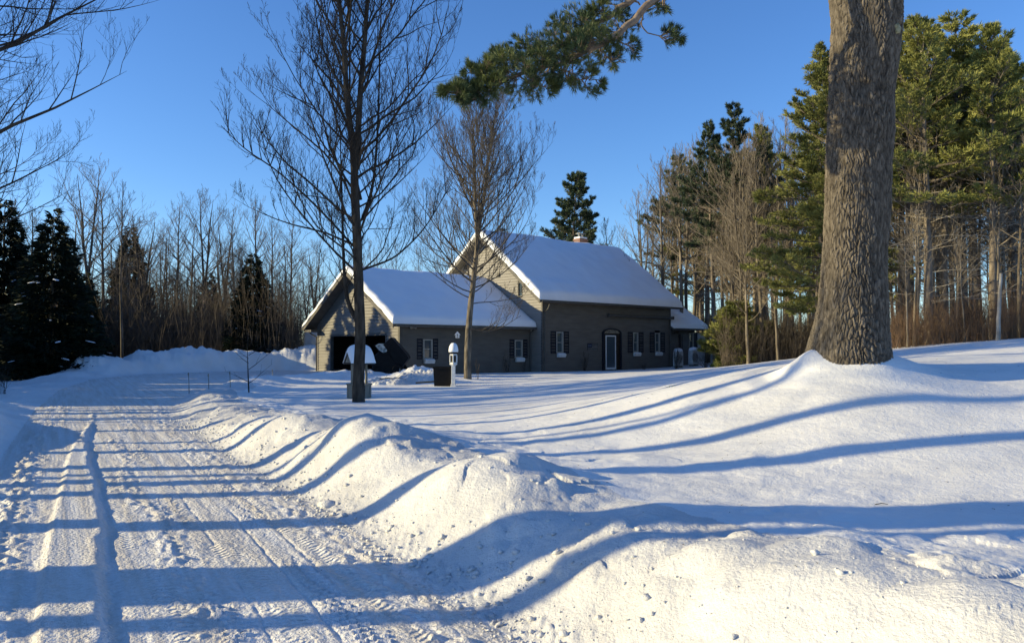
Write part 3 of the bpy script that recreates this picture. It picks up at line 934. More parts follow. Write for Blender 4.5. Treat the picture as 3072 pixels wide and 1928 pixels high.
    def foliage(pts, t0, Lmax, dens, updown):
        n = len(pts)
        for c in range(dens):
            t = t0 + (1 - t0) * g.random(); fi = t * (n - 1); i = min(int(fi), n - 2)
            q = pts[i] + (pts[i + 1] - pts[i]) * (fi - i); dr = unit(pts[i + 1] - pts[i])
            s = unit(np.cross(dr, g.normal(size=3))); s[2] *= .75
            if s[2] < updown[0] - .2: s[2] *= .4
            d = unit(dr * (.55 + .5 * g.random()) + s)
            l = Lmax * (.45 + .55 * g.random()) * (.35 + .65 * sin(pi * min(1, (t - t0) / (1 - t0) * .85 + .15)))
            o_ = {}
            grow(g, o_, q, d, l, .010, 1, 2, .12, .12, (0, 8), (0, .55), (0, R(46)), 6, .003)
            for lv in o_:
                for (pp, rr_) in o_[lv]:
                    wood.append((pp, rr_))
                    m = len(pp)
                    for k in range(max(1, m // 2), m):
                        dd = unit(pp[k] - pp[k - 1])
                        C.append(pp[k]); D.append(unit(dd + np.array((0, 0, .12))))
                        if k < m - 1 and g.random() < .6:
                            C.append((pp[k] + pp[k + 1]) / 2); D.append(unit(dd + np.array((0, 0, .2))))
    def W(u, v, d): 
        p_ = P(u, v, d); return (p_.x - x0, p_.y - y0, p_.z - zb)
    A_ = [(-.15, -.1, 7.9), W(745, -80, 10.2), W(690, -30, 10.0), W(655, -2, 9.9), W(628, 25, 9.8), W(600, 45, 9.7), W(570, 60, 9.6), W(535, 70, 9.5), W(500, 80, 9.45), W(468, 92, 9.4)]
    B_ = [W(690, -30, 10.0), W(640, -5, 10.15), W(610, 14, 10.2), W(585, 32, 10.25), W(555, 48, 10.2), W(520, 56, 10.2), W(490, 66, 10.1)]
    pA, rA = limb_path(A_, [.09, .07, .058, .05, .044, .036, .028, .02, .013, .006], 34)
    pB, rB = limb_path(B_, [.05, .042, .036, .028, .02, .013, .006], 26)
    wood.append((pA, rA)); wood.append((pB, rB))
    foliage(pA, .46, .46, 96, (-1, 1)); foliage(pB, .26, .44, 72, (-1, 1))
    # hanging side sprays right of the limb
    for ctrl, dn in (([W(646, 8, 9.9), W(640, 20, 9.9), W(646, 32, 9.95), W(660, 37, 10), W(680, 37, 10)], 8),
                     ([W(600, 45, 9.7), W(604, 54, 9.8), W(612, 60, 9.8), W(626, 62, 9.8)], 7),
                     ([W(560, 62, 9.6), W(566, 74, 9.6), W(585, 80, 9.6), W(600, 80, 9.6)], 14),
                     ([W(520, 76, 9.5), W(530, 84, 9.5), W(552, 86, 9.5)], 12),
                     ([W(625, 28, 9.8), W(615, 36, 9.8), W(622, 46, 9.8), W(636, 46, 9.8)], 4),
                     ([W(610, 14, 10.2), W(600, 9, 10.2), W(590, 14, 10.2)], 8),
                     ([W(668, -12, 10), W(662, 2, 10), W(660, 2, 10)], 4),
                     ([W(500, 80, 9.45), W(486, 74, 9.4), W(470, 72, 9.4)], 10),
                     ([W(480, 88, 9.4), W(462, 92, 9.35), W(446, 90, 9.3)], 14),
                     ([W(640, 5, 10.2), W(628, 0, 10.2), W(610, 0, 10.2)], 5),
                     ([W(490, 84, 9.4), W(480, 96, 9.4), W(462, 98, 9.4)], 12)):
        pp, rr_ = limb_path(ctrl, list(np.linspace(.012, .005, len(ctrl))), 12)
        wood.append((pp, rr_)); foliage(pp, .15, .28, dn, (-1, 1))
    V, Fq = tubes(wood, lambda r: 9 if r > .03 else (5 if r > .01 else 3))
    lm = link('limb', mesh_np('limb', V, [Fq]), M['limb'], root)
    V, Fq = needles(np.array(C), np.array(D), 11, .082, .0025, g, .55)
    nf = link('needles', mesh_np('needles', V, [Fq], smooth=False), M['needle_near'], lm)
    # crown above the picture: real, so that another view or the shadows find it
    C.clear(); D.clear(); wood.clear()
    for k in range(15):
        z = 9.3 + k * .55; az = k * 2.4 + 1; l = 3.6 * (1 - (z - 9) / 10) + .4
        d = np.array((cos(az), sin(az), .12)); q0 = np.array((cs[-1] - x0, 0, z - zb))
        ctrl = [q0, q0 + d * l * .4, q0 + d * l * .75 + (0, 0, .1), q0 + d * l + (0, 0, .3)]
        pp, rr_ = limb_path(ctrl, [.07, .045, .025, .008], 12)
        wood.append((pp, rr_)); foliage(pp, .35, .8, 14, (-1, 1))
    V, Fq = tubes(wood, lambda r: 7 if r > .03 else 3)
    cw = mesh_np('crown', V, [Fq])
    V2, F2 = needles(np.array(C), np.array(D), 6, .16, .012, g, .5)
    me = mesh_np('crown', np.vstack([V, V2]), [Fq, F2 + len(V)], smooth=False)
    me.materials.append(M['limb']); me.materials.append(M['needle_near'])
    me.polygons.foreach_set('material_index', np.concatenate([np.zeros(len(Fq)), np.ones(len(F2))]).astype(np.int32))
    link('crown', me, None, root)


big_pine()

# ------------------------------------------------------------------ the two yard maples
def maple(seed, loc, H, r0, label, **kw):
    extra = kw.pop('stems', []); cmat = kw.pop('cmat', 'twig')
    out, br = bare_tree(seed, H, r0, **kw)
    g = np.random.default_rng(seed + 50)
    for (path, r_, nb) in extra:
        path = np.array(path, float); n = 14; t = np.linspace(0, len(path) - 1, n)
        pts = np.stack([np.interp(t, np.arange(len(path)), path[:, k]) for k in range(3)], -1)
        for k in range(3): pts[1:-1, k] = (pts[:-2, k] + pts[1:-1, k] + pts[2:, k]) / 3
        rad = np.linspace(r_, .008, n)
        br.setdefault(1, []).append((pts, rad))
        for b in range(nb):
            i = int(2 + (n - 3) * (b + g.random()) / nb); dr = unit(pts[min(i + 1, n - 1)] - pts[i - 1]); s = perp(dr, g)
            if s[2] < -.2: s = -s
            grow(g, br, pts[i], unit(dr * .8 + s * .65), (1.0 + 1.2 * g.random()) * (1 - .5 * i / n), .012, 2, 4, .35, .08, (0, 6, 5, 4), (0, .5, .5, .5), (0, R(38), R(38), R(38)), None, .0045)
    tm, cm = tree_meshes('maple%d' % seed, out, br, M['bark_dark'] if cmat == 'twig' else M['bark_mid'], M[cmat])
    return make_tree('maple_tree', tm, cm, loc, label, 'tree')


loc1 = Vector((MAP1.x, MAP1.y, gz(MAP1.x, MAP1.y) - .02))
loc2 = Vector((MAP2.x, MAP2.y, gz(MAP2.x, MAP2.y) - .02))
maple(101, loc1, 13.5, .132, 'tall bare maple with two dark leaders, standing in front of the wishing well', crown0=.22, limbk=.0068, spread=.27, nmain=84, cn=(0, 9, 6, 5), maxlev=4, ang=(30, 66), leaders=2, split=.40, ltilt=.05, up=.55, wob=.105, minr=.0042,
      stems=[([(-.06, 0, 1.95), (-.30, -.1, 2.45), (-.38, -.1, 3.4), (-.42, -.15, 5.2), (-.5, -.1, 7.0)], .066, 14),
             ([(-.05, 0, 3.1), (-.7, .1, 3.7), (-1.5, .1, 4.6), (-2.2, 0, 5.6), (-2.5, 0, 6.9)], .028, 18),
             ([(.05, 0, 4.4), (.30, .1, 5.2), (.40, .1, 6.6), (.46, 0, 8.6), (.5, 0, 11.0)], .045, 22),
             ([(0, .05, 4.9), (-.22, .1, 5.8), (-.30, .1, 7.2), (-.28, 0, 9.4), (-.35, 0, 11.5)], .045, 22),
             ([(-.02, .1, 3.6), (-1.0, -.2, 4.7), (-2.0, -.2, 5.6), (-2.8, 0, 6.1), (-3.4, 0, 6.7)], .028, 20),
             ([(.05, .1, 3.2), (.8, .3, 3.5), (1.5, .4, 4.2), (2.2, .4, 5.4)], .028, 12)])
maple(102, loc2, 11.3, .135, 'smaller bare maple right of the post, its lower trunk pale in the sun', crown0=.26, cmat='twig2', limbk=.0065, spread=.37, nmain=92, cn=(0, 9, 6, 4), maxlev=4, ang=(20, 62), leaders=3, split=.50, ltilt=.12, up=.7, wob=.07, minr=.0048,
      stems=[([(.12, 0, 2.0), (.7, 0, 1.85), (1.3, 0, 2.0), (2.1, 0, 2.5)], .035, 9)])

# ------------------------------------------------------------------ house
S2 = np.array((.743, .669)); S2 = S2 / np.linalg.norm(S2); G2 = np.array((S2[1], -S2[0]))
M0 = np.array((1.68, 43.8)); HZ = .28


def hf(a, b, z):
    """house frame: a along the front, b toward the lawn, z up (world height)"""
    p = M0 + S2 * a + G2 * b
    return (p[0], p[1], z)


def a_of(u, b=0.0):
    k = (u - 512) / F
    o = M0 + G2 * b
    return (k * o[1] - o[0]) / (S2[0] - k * S2[1])


def b_of(u, a):
    k = (u - 512) / F
    o = M0 + S2 * a
    return (k * o[1] - o[0]) / (G2[0] - k * G2[1])


def z_of(v, a, b):
    p = hf(a, b, 0); return CAMZ + (HOR - v) * p[1] / F


hc = hf(3, -5, HZ)
house = empty('house', (hc[0], hc[1], HZ - .1), 'grey sided house with snow covered gable roofs and an open garage', 'house')


def rel(fn):
    def f2(*a):
        p = fn(*a); return (p[0] - hc[0], p[1] - hc[1], p[2] - (HZ - .1))
    return f2


H_ = rel(hf)


def siding(name, width_at, z0, z1, pt, holes, m, course=.160, lap=.046):
    """lapped boards. width_at(z)->(t0,t1); pt(t, out, z)->xyz; holes=(t0,t1,z0,z1)"""
    mbk = MB(); z = z0
    while z < z1 - 1e-4:
        zt = min(z + course, z1)
        cuts = sorted([h for h in holes if h[2] < zt - .01 and h[3] > z + .01])
        lo0, hi0 = width_at(z); lo1, hi1 = width_at(zt)
        segs = []; cur = None
        for h in cuts:
            segs.append((cur, h[0])); cur = h[1]
        segs.append((cur, None))
        for s0, s1 in segs:
            b0 = lo0 if s0 is None else s0; t0 = lo1 if s0 is None else s0
            b1 = hi0 if s1 is None else s1; t1 = hi1 if s1 is None else s1
            if b1 - b0 < .02: continue
            if t1 < t0: t0 = t1 = (t0 + t1) / 2
            mbk.add([pt(b0, lap, z), pt(b1, lap, z), pt(t1, 0.003, zt), pt(t0, 0.003, zt), pt(b0, 0, z), pt(b1, 0, z)],
                    [(0, 1, 2, 3), (4, 5, 1, 0)])
        z = zt
    return mbk.build(name, m, house)


# --- windows on the front walls
def window(u0, u1, vt, vb, bw, s_out, name='window', shut=(None, None), box=True):
    """u0..u1 sash in the picture, on the wall at b = bw"""
    a0, a1 = a_of(u0, bw), a_of(u1, bw); am = (a0 + a1) / 2
    zt, zb_ = z_of(vt, am, bw), z_of(vb, am, bw)
    w = MB(); fw = .07
    for (x0, x1, y0, y1) in ((a0, a0 + fw, zb_, zt), (a1 - fw, a1, zb_, zt), (a0 + fw, a1 - fw, zt - fw, zt), (a0 + fw, a1 - fw, zb_, zb_ + fw)):
        w.box(x0, x1, bw - .10, bw + .035, y0, y1, H_)
    w.box(a0 + fw, a1 - fw, bw - .06, bw - .01, (zt + zb_) / 2 - .02, (zt + zb_) / 2 + .02, H_)
    fo = w.build('window', M['frame'], house)
    g_ = MB(); g_.box(a0 + fw, a1 - fw, bw - .085, bw - .065, zb_ + fw, zt - fw, H_); g_.build('pane', M['glass'], fo)
    s_ = MB(); s_.box(a0 - .02, a1 + .02, bw + .036, bw + .075, zb_ - .05, zb_ - .005, H_); s_.build('sill', M['frame'], fo)
    for (x0, x1) in s_out:
        sh = MB(); sa0, sa1 = a_of(x0, bw), a_of(x1, bw)
        z0_, z1_ = zb_ - .02, zt + .03
        for (p0, p1, q0, q1) in ((sa0, sa0 + .045, z0_, z1_), (sa1 - .045, sa1, z0_, z1_), (sa0 + .045, sa1 - .045, z1_ - .06, z1_), (sa0 + .045, sa1 - .045, z0_, z0_ + .06), (sa0 + .045, sa1 - .045, (z0_ + z1_) / 2 - .03, (z0_ + z1_) / 2 + .03)):
            sh.box(p0, p1, bw + .018, bw + .055, q0, q1, H_)
        zz = z0_ + .07
        while zz < z1_ - .09:
            if abs(zz + .02 - (z0_ + z1_) / 2) > .05:
                sh.add([H_(sa0 + .04, bw + .045, zz), H_(sa1 - .04, bw + .045, zz), H_(sa1 - .04, bw + .022, zz + .05), H_(sa0 + .04, bw + .022, zz + .05)], [(0, 1, 2, 3)])
            zz += .045
        sh.box(sa0 + .02, sa1 - .02, bw + .017, bw + .021, z0_ + .03, z1_ - .03, H_)
        sh.build('shutter', M['shutter'], house)
    if box:
        b = MB(); wz = zb_ - .06
        prof = [(bw + .08, wz - .17), (bw + .20, wz - .17), (bw + .26, wz), (bw + .08, wz)]
        b.prism(prof, am - .30, am + .30, lambda x, y, h: H_(h, x, y))
        bo = b.build('flower_box', M['white'], house)
        c = MB(); c.prism([(bw + .085, wz + .003), (bw + .25, wz + .003), (bw + .20, wz + .05), (bw + .11, wz + .06)], am - .28, am + .28, lambda x, y, h: H_(h, x, y)); c.build('snow_cap', M['roofsnow'], bo)
    return (a0, a1, zb_, zt)


def c1(x, y): return (300 + x * .13228, 213.33 + y * .13228)
def c2(x, y): return (500 + x * .13228, 213.33 + y * .13228)


GA0, GA1, GB0, GB1 = -8.81, 0.0, -9.15, -.93       # garage a and b extents
GR = (GB0 + GB1) / 2
garh = []
for (l0, l1, w0, w1, r0_, r1_, t, b) in ((882, 922, 930, 1000, 1003, 1040, 947, 1097), (1582, 1617, 1620, 1680, 1685, 1715, 953, 1087)):
    (x0, v0), (x1, v1) = c1(w0, t), c1(w1, b)
    garh.append(window(x0, x1, v0, v1, GB1, [(c1(l0, 0)[0], c1(l1, 0)[0]), (c1(r0_, 0)[0], c1(r1_, 0)[0])]))
mainh = []
for (l0, l1, w0, w1, r0_, r1_, t, b) in ((380, 420, 423, 476, 480, 517, 892, 1053), (963, 1000, 1003, 1043, 1046, 1080, 897, 1047), (1130, 1165, 1168, 1207, 1210, 1242, 899, 1045)):
    (x0, v0), (x1, v1) = c2(w0, t), c2(w1, b)
    mainh.append(window(x0, x1, v0, v1, 0.0, [(c2(l0, 0)[0], c2(l1, 0)[0]), (c2(r0_, 0)[0], c2(r1_, 0)[0])]))
AB = -.30
AD0, AD1 = 11.62, 14.75
(x0, v0), (x1, v1) = c2(1425, 900), c2(1462, 1020)
addh = [window(x0, x1, v0, v1, AB, [(c2(1465, 0)[0], c2(1488, 0)[0])], box=False)]

# --- walls
EAVE_M = 4.05; EAVE_G = 2.75; EAVE_A = 3.02
MR = -4.95                     # main ridge line (b)
P_M, P_G, P_A = .775, .64, .68
ML = 11.66
SLM = lambda b: 8.25 - P_M * abs(b - MR)             # main roof underside height
GRZ = 5.52
SLG = lambda b: GRZ - P_G * abs(b - GR)
AR = -4.2
SLA = lambda b: 5.75 - P_A * abs(b - AR)
base0 = HZ - .15
# door opening on the main front
da0, da1 = a_of(c2(795, 0)[0]), a_of(c2(872, 0)[0]); dzt = z_of(c2(0, 918)[1], da0, 0)
oa0, oa1 = a_of(c2(768, 0)[0]), a_of(c2(908, 0)[0]); dm = (oa0 + oa1) / 2; orx = (oa1 - oa0) / 2
zspring = z_of(c2(0, 905)[1], dm, 0); zarch = z_of(c2(0, 865)[1], dm, 0)
siding('front_wall', lambda z: (0, ML), base0, SLM(0) - .03, lambda t, o, z: H_(t, o, z), mainh + [(oa0 + .05, oa1 - .05, 0, zspring)], M['siding'])
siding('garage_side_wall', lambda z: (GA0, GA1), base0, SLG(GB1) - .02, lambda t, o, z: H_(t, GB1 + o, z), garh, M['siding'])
gda0, gda1 = b_of(331.8, GA0), b_of(386, GA0); gdz = z_of(335.4, GA0, (gda0 + gda1) / 2)


def gab(ridge, b0, b1, sl, lo=0.0):
    def w(z):
        lo_, hi_ = b0, b1
        # where the roof slope cuts the course
        zr = sl(ridge)
        if z > sl(b0): lo_ = ridge - (zr - z) / ((zr - sl(b0)) / (ridge - b0))
        if z > sl(b1): hi_ = ridge + (zr - z) / ((zr - sl(b1)) / (b1 - ridge))
        return (lo_, hi_) if hi_ > lo_ else (ridge, ridge)
    return w


siding('garage_gable_wall', gab(GR, GB0, GB1, SLG), base0, GRZ - .04, lambda t, o, z: H_(GA0 - o, t, z), [(gda0, gda1, 0, gdz)], M['siding_lit'])
sgw = [b_of(c1(1650, 0)[0], 0), b_of(c1(1686, 0)[0], 0)]
sgz = [z_of(c1(0, 628)[1], 0, sgw[0]), z_of(c1(0, 517)[1], 0, sgw[0])]
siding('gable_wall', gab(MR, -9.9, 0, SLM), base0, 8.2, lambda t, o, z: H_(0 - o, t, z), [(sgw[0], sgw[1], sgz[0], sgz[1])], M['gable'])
# plain back and far walls
bw_ = MB()
bw_.add([H_(ML, 0, base0), H_(ML, -9.9, base0), H_(ML, -9.9, SLM(-9.9)), H_(ML, MR, SLM(MR)), H_(ML, 0, SLM(0) - .03)], [(0, 1, 2, 3, 4)])
bw_.add([H_(0, -9.9, base0), H_(ML, -9.9, base0), H_(ML, -9.9, SLM(-9.9) - .03), H_(0, -9.9, SLM(-9.9) - .03)], [(3, 2, 1, 0)])
bw_.add([H_(GA0, GB0, base0), H_(0, GB0, base0), H_(0, GB0, SLG(GB0) - .03), H_(GA0, GB0, SLG(GB0) - .03)], [(3, 2, 1, 0)])
bw_.build('back_wall', M['siding'], house)
# small gable window
w = MB(); f_ = .05
for (x0, x1, y0, y1) in ((sgw[0], sgw[0] + f_, sgz[0], sgz[1]), (sgw[1] - f_, sgw[1], sgz[0], sgz[1]), (sgw[0] + f_, sgw[1] - f_, sgz[1] - f_, sgz[1]), (sgw[0] + f_, sgw[1] - f_, sgz[0], sgz[0] + f_)):
    w.box(-.04, .08, x0, x1, y0, y1, H_)
wo = w.build('window', M['trim'], house)
g_ = MB(); g_.box(.03, .05, sgw[0] + f_, sgw[1] - f_, sgz[0] + f_, sgz[1] - f_, H_); g_.build('pane', M['glass'], wo)
# vents and lamp on the gables
for (cx_, cy_, s) in ((1256, 405, .13), (1505, 462, .11)):
    u_, v_ = c1(cx_, cy_); bb_ = b_of(u_, 0); zz = z_of(v_, 0, bb_)
    w = MB(); w.box(-.10, -.018, bb_ - s, bb_ + s, zz - s, zz + s, H_)
    for k in range(3): w.box(-.13, -.101, bb_ - s * .8, bb_ + s * .8, zz - s * .7 + k * s * .5, zz - s * .5 + k * s * .5, H_)
    w.build('vent', M['trim'], house)
# corner boards
for (a_, b_a, zt) in ((0, 0, SLM(0) - .04), (ML, 0, SLM(0) - .04)):
    w = MB(); w.box(a_ - .04, a_ + .07 if a_ == 0 else a_ + .03, b_a - .06, b_a + .055, base0, zt, H_)
    w.build('corner_board', M['trim'], house)
w = MB(); w.box(GA0 - .055, GA0 + .10, GB1 - .10, GB1 + .055, base0, SLG(GB1) - .06, H_); w.build('corner_board', M['trim'], house)
w = MB(); w.box(GA0 - .055, GA0 + .06, GB0 - .03, GB0 + .10, base0, SLG(GB0) - .05, H_); w.build('corner_board', M['siding_lit'], house)

# addition at right
siding('side_wing_wall', lambda z: (AD0, AD1), base0, SLA(AB) - .03, lambda t, o, z: H_(t, AB + o, z), addh, M['siding'])
w = MB(); w.add([H_(AD1, AB, base0), H_(AD1, 2 * AR - AB, base0), H_(AD1, 2 * AR - AB, SLA(AB)), H_(AD1, AR, 5.72), H_(AD1, AB, SLA(AB) - .02)], [(0, 1, 2, 3, 4)])
w.box(AD1 - .08, AD1 + .02, AB - .05, AB + .03, base0, SLA(AB) - .05, H_)
w.build('side_wing_end_wall', M['siding'], house)


# --- roofs: deck with fascia and soffit, and the snow on it
def roof(name, a0, a1, ridge, bb0, bb1, sl, ridge_z, thick, mroof, eave_only_front=False):
    """bb0/bb1 outer eave positions; deck as a closed bent slab"""
    th = .16
    prof = [(bb0, sl(bb0)), (ridge, sl(ridge)), (bb1, sl(bb1)), (bb1, sl(bb1) + th), (ridge, sl(ridge) + th), (bb0, sl(bb0) + th)]
    m = MB()
    n = 6
    vs = [H_(a0, b, z) for b, z in prof] + [H_(a1, b, z) for b, z in prof]
    fs = [(0, 1, 4, 5), (1, 2, 3, 4), (6, 11, 10, 7), (7, 10, 9, 8)] + [(i, n + i, n + (i + 1) % n, (i + 1) % n) for i in range(n)]
    m.add(vs, fs)
    ro = m.build('roof', mroof, house)
    # snow: a thick rounded quilt over both slopes
    na_, nb_ = 110, 90
    e0, e1 = a0 - .07, a1 + .05
    aa = np.linspace(0, 1, na_); aa = e0 + (e1 - e0) * (.5 - .5 * np.cos(pi * aa)) * .5 + (e1 - e0) * aa * .5
    sb = np.linspace(0, 1, nb_); sb = (.5 - .5 * np.cos(pi * sb)) * .5 + sb * .5
    bbv = (bb0 - .04) + (bb1 - bb0 + .08) * sb
    AA, BB = np.meshgrid(aa, bbv, indexing='ij')
    ed = np.minimum(np.minimum(AA - e0, e1 - AA) * 1.0, np.minimum(BB - bbv[0], bbv[-1] - BB) * 1.1)
    wr = .34
    q = 1 - np.clip(ed / wr, 0, 1)
    T = thick * (1 - q ** 3.2) ** (1 / 2.4)
    nz = fbm(AA * .7, BB * .9, 7 + int(a0 * 3), 3)
    T = T * (1 + .22 * nz) + .012 * fbm(AA * 3, BB * 3, 17, 3) * (ed > .05)
    base = sl(ridge) + th - (sl(ridge) - sl(bb1)) / abs(bb1 - ridge) * np.sqrt((BB - ridge) ** 2 + .02)
    Zt = base + .012 + np.maximum(T, 0)
    ua = 2 * (AA - e0) / (e1 - e0) - 1; ub = 2 * (BB - bbv[0]) / (bbv[-1] - bbv[0]) - 1
    AA, BB = AA + .09 * fbm(BB * 1.1, AA * 0 + 5.5, 9, 3) * np.abs(ua) ** 9, BB + .07 * fbm(AA * .9, BB * 0 + 2.5, 19, 3) * np.abs(ub) ** 9
    pts = np.array([H_(a, b, z) for a, b, z in zip(AA.ravel(), BB.ravel(), Zt.ravel())])
    ptb = np.array([H_(a, b, z) for a, b, z in zip(AA.ravel(), BB.ravel(), (base + .004).ravel())])
    i = np.arange(na_ - 1)[:, None]; j = np.arange(nb_ - 1)[None, :]
    f = np.stack([i * nb_ + j, (i + 1) * nb_ + j, (i + 1) * nb_ + j + 1, i * nb_ + j + 1], -1).reshape(-1, 4)
    link('snow_cover', mesh_np('snow_cover', np.vstack([pts, ptb]), [f, f[:, ::-1] + len(pts)]), M['roofsnow'], ro)
    return ro


M['fascia'] = varied('fascia', (.10, .092, .078), (.14, .13, .11), scale=4, rough=.6)
M['fascia_l'] = varied('garage_fascia', (.09, .082, .07), (.12, .11, .095), scale=4, rough=.6)
roof('roof', -.55, ML + .75, MR, -10.35, .42, SLM, 8.25, .40, M['fascia'])
roof('roof', GA0 - .65, -.02, GR, GB0 - .45, GB1 + .45, SLG, GRZ, .30, M['fascia_l'])
roof('roof', ML + .05, AD1 + .75, AR, 2 * AR - AB - .4, AB + .55, SLA, 5.75, .30, M['fascia'])


# rake boards and gutters
def rake(a_, ridge, bb0, bb1, sl, m, w=.19, t=.05):
    mbk = MB()
    for b_e in (bb0, bb1):
        mbk.add([H_(a_, ridge, sl(ridge) + .13), H_(a_, b_e, sl(b_e) + .13), H_(a_, b_e, sl(b_e) + .13 - w), H_(a_, ridge, sl(ridge) + .13 - w - .02),
                 H_(a_ - t, ridge, sl(ridge) + .13), H_(a_ - t, b_e, sl(b_e) + .13), H_(a_ - t, b_e, sl(b_e) + .13 - w), H_(a_ - t, ridge, sl(ridge) + .13 - w - .02)],
                [(0, 1, 2, 3), (4, 7, 6, 5), (0, 4, 5, 1), (3, 2, 6, 7), (1, 5, 6, 2), (0, 3, 7, 4)])
    mbk.build('rake_board', m, house)


rake(-.555, MR, -10.35, .42, SLM, M['fascia'])
rake(GA0 - .655, GR, GB0 - .45, GB1 + .45, SLG, M['fascia_l'])


def gutter(a0, a1, b, z, parent_name='gutter'):
    m = MB(); pr = [(b, z), (b + .10, z), (b + .13, z + .11), (b + .115, z + .11), (b + .09, z + .012), (b + .012, z + .012), (b + .012, z + .11), (b, z + .11)]
    m.prism(pr, a0, a1, lambda x, y, h: H_(h, x, y)); return m.build('gutter', M['trim'], house)


gutter(-.5, ML + .78, .425, SLM(.42) + .0)
gutter(GA0 - .6, -.05, GB1 + .455, SLG(GB1 + .45) + .0)
gutter(ML + .1, AD1 + .76, AB + .555, SLA(AB + .55) + .0)
m = MB(); gz_ = SLG(GB0 - .45)
m.box(GA0 - .72, -.1, GB0 - .60, GB0 - .455, gz_ - .02, gz_ + .12, H_); m.build('gutter', M['trim'], house)
# boxed eave returns at the garage gable feet
m = MB(); m.box(GA0 - .64, GA0 - .03, GB0 - .44, GB0 + .35, gz_ - .14, gz_ - .01, H_); m.build('eave_return', M['fascia_l'], house)
# downspouts
for pts in ([(.12, .48, 4.0), (.12, .35, 3.75), (.12, .07, 3.55), (.12, .07, HZ)],
            [(-.12, GB1 + .5, 2.7), (-.12, GB1 + .3, 2.55), (-.12, GB1 + .08, 2.4), (-.12, GB1 + .08, HZ)],
            [(GA0 - .35, GB0 - .52, gz_ - .03), (GA0 - .28, GB0 - .40, gz_ - .2), (GA0 - .07, GB0 - .05, gz_ - .42), (GA0 - .07, GB0 - .05, HZ)],
            [(ML - .08, .08, 3.4), (ML - .08, .08, HZ)]):
    m = MB(); m.tube([H_(*p) for p in pts], .042, 8); m.build('downspout', M['trim'], house)
# garage opening: casing and interior
m = MB(); j = .10
m.box(GA0 - .045, GA0 + .12, gda0 - j, gda0, base0, gdz + j, H_)
m.box(GA0 - .045, GA0 + .12, gda1, gda1 + j, base0, gdz + j, H_)
m.box(GA0 - .045, GA0 + .12, gda0, gda1, gdz, gdz + j, H_)
dc = m.build('garage_doorway', M['trim'], house)
m = MB(); i0, i1, o0, o1 = GB0 + .15, GB1 - .15, GA0 + .14, -.3
for x in ((o1, o1 + .05, i0, i1, base0, 2.65), (o0, o1, i0, i0 + .04, base0, 2.65), (o0, o1, i1 - .04, i1, base0, 2.65), (o0, o1, i0, i1, 2.65, 2.7), (o0, o1, i0, i1, base0 - .05, base0 + .12)):
    m.box(*x, H_)
m.build('garage_interior', M['dark'], house)
m = MB()
for k in range(3):   # raised sectional door hanging under the ceiling
    m.box(o0 + .1 + k * .62, o0 + .68 + k * .62, gda0, gda1, 2.50, 2.55, H_)
m.build('garage_door', M['dark'], house)
# front door with arched surround
m = MB(); n = 20; dp = .14
outer = [(dm + orx * cos(t), zspring + (zarch - zspring) * sin(t)) for t in np.linspace(0, pi, n)]
inner = [(dm + (orx - .09) * cos(t), zspring + (zarch - zspring - .07) * sin(t)) for t in np.linspace(0, pi, n)]
for k in range(n - 1):
    q = [outer[k], outer[k + 1], inner[k + 1], inner[k]]
    m.prism(q, .01, dp, lambda x, y, h: H_(x, h, y))
m.box(oa0, oa0 + .09, .01, dp, base0, zspring, H_); m.box(oa1 - .09, oa1, .01, dp, base0, zspring, H_)
dso = m.build('door_surround', M['shutter'], house)
m = MB(); m.box(oa0 + .09, da0 - .03, -.06, .04, base0, dzt + .06, H_); m.box(da1 + .03, oa1 - .09, -.06, .04, base0, dzt + .06, H_); m.box(oa0 + .09, oa1 - .09, -.06, .05, dzt + .06, zspring, H_)
m.build('door_panel', varied('dark_stained_wood', (.02, .014, .010), (.04, .028, .02), scale=6, rough=.5), dso)
m = MB(); fan = [(dm + (orx - .10) * cos(t), zspring + .01 + (zarch - zspring - .09) * sin(t)) for t in np.linspace(0, pi, n)]
m.prism(fan, .02, .06, lambda x, y, h: H_(x, h, y)); m.build('fanlight', varied('fanlight_lit', (.30, .26, .19), (.12, .11, .09), scale=9, rough=.5), dso)
m = MB(); fw = .075
for (x0, x1, y0, y1) in ((da0, da0 + fw, HZ, dzt), (da1 - fw, da1, HZ, dzt), (da0 + fw, da1 - fw, dzt - fw, dzt), (da0 + fw, da1 - fw, HZ, HZ + .12)):
    m.box(x0, x1, .0, .05, y0, y1, H_)
do = m.build('storm_door', M['white'], house)
m = MB(); m.box(da0 + fw, da1 - fw, .012, .03, HZ + .12, dzt - fw, H_); m.build('pane', M['glass'], do)
m = MB(); m.tube([H_(da1 - .04, .06, 1.25), H_(da1 - .04, .09, 1.27), H_(da1 - .04, .09, 1.37), H_(da1 - .04, .06, 1.39)], .01, 6); m.build('handle', M['trim'], do)
# rolled awning on the wall
aw0, aw1 = a_of(c2(808, 0)[0]), ML + .12; awz = z_of(c2(0, 778)[1], 8, .1)
m = MB(); m.tube([H_(aw0, .16, awz), H_(aw1, .16, awz)], .07, 10)
m.box(aw0, aw1, .02, .12, awz + .03, awz + .10, H_); m.box(aw0 - .03, aw0, .02, .24, awz - .09, awz + .11, H_); m.box(aw1, aw1 + .03, .02, .24, awz - .09, awz + .11, H_)
m.build('rolled_awning', M['trim'], house)
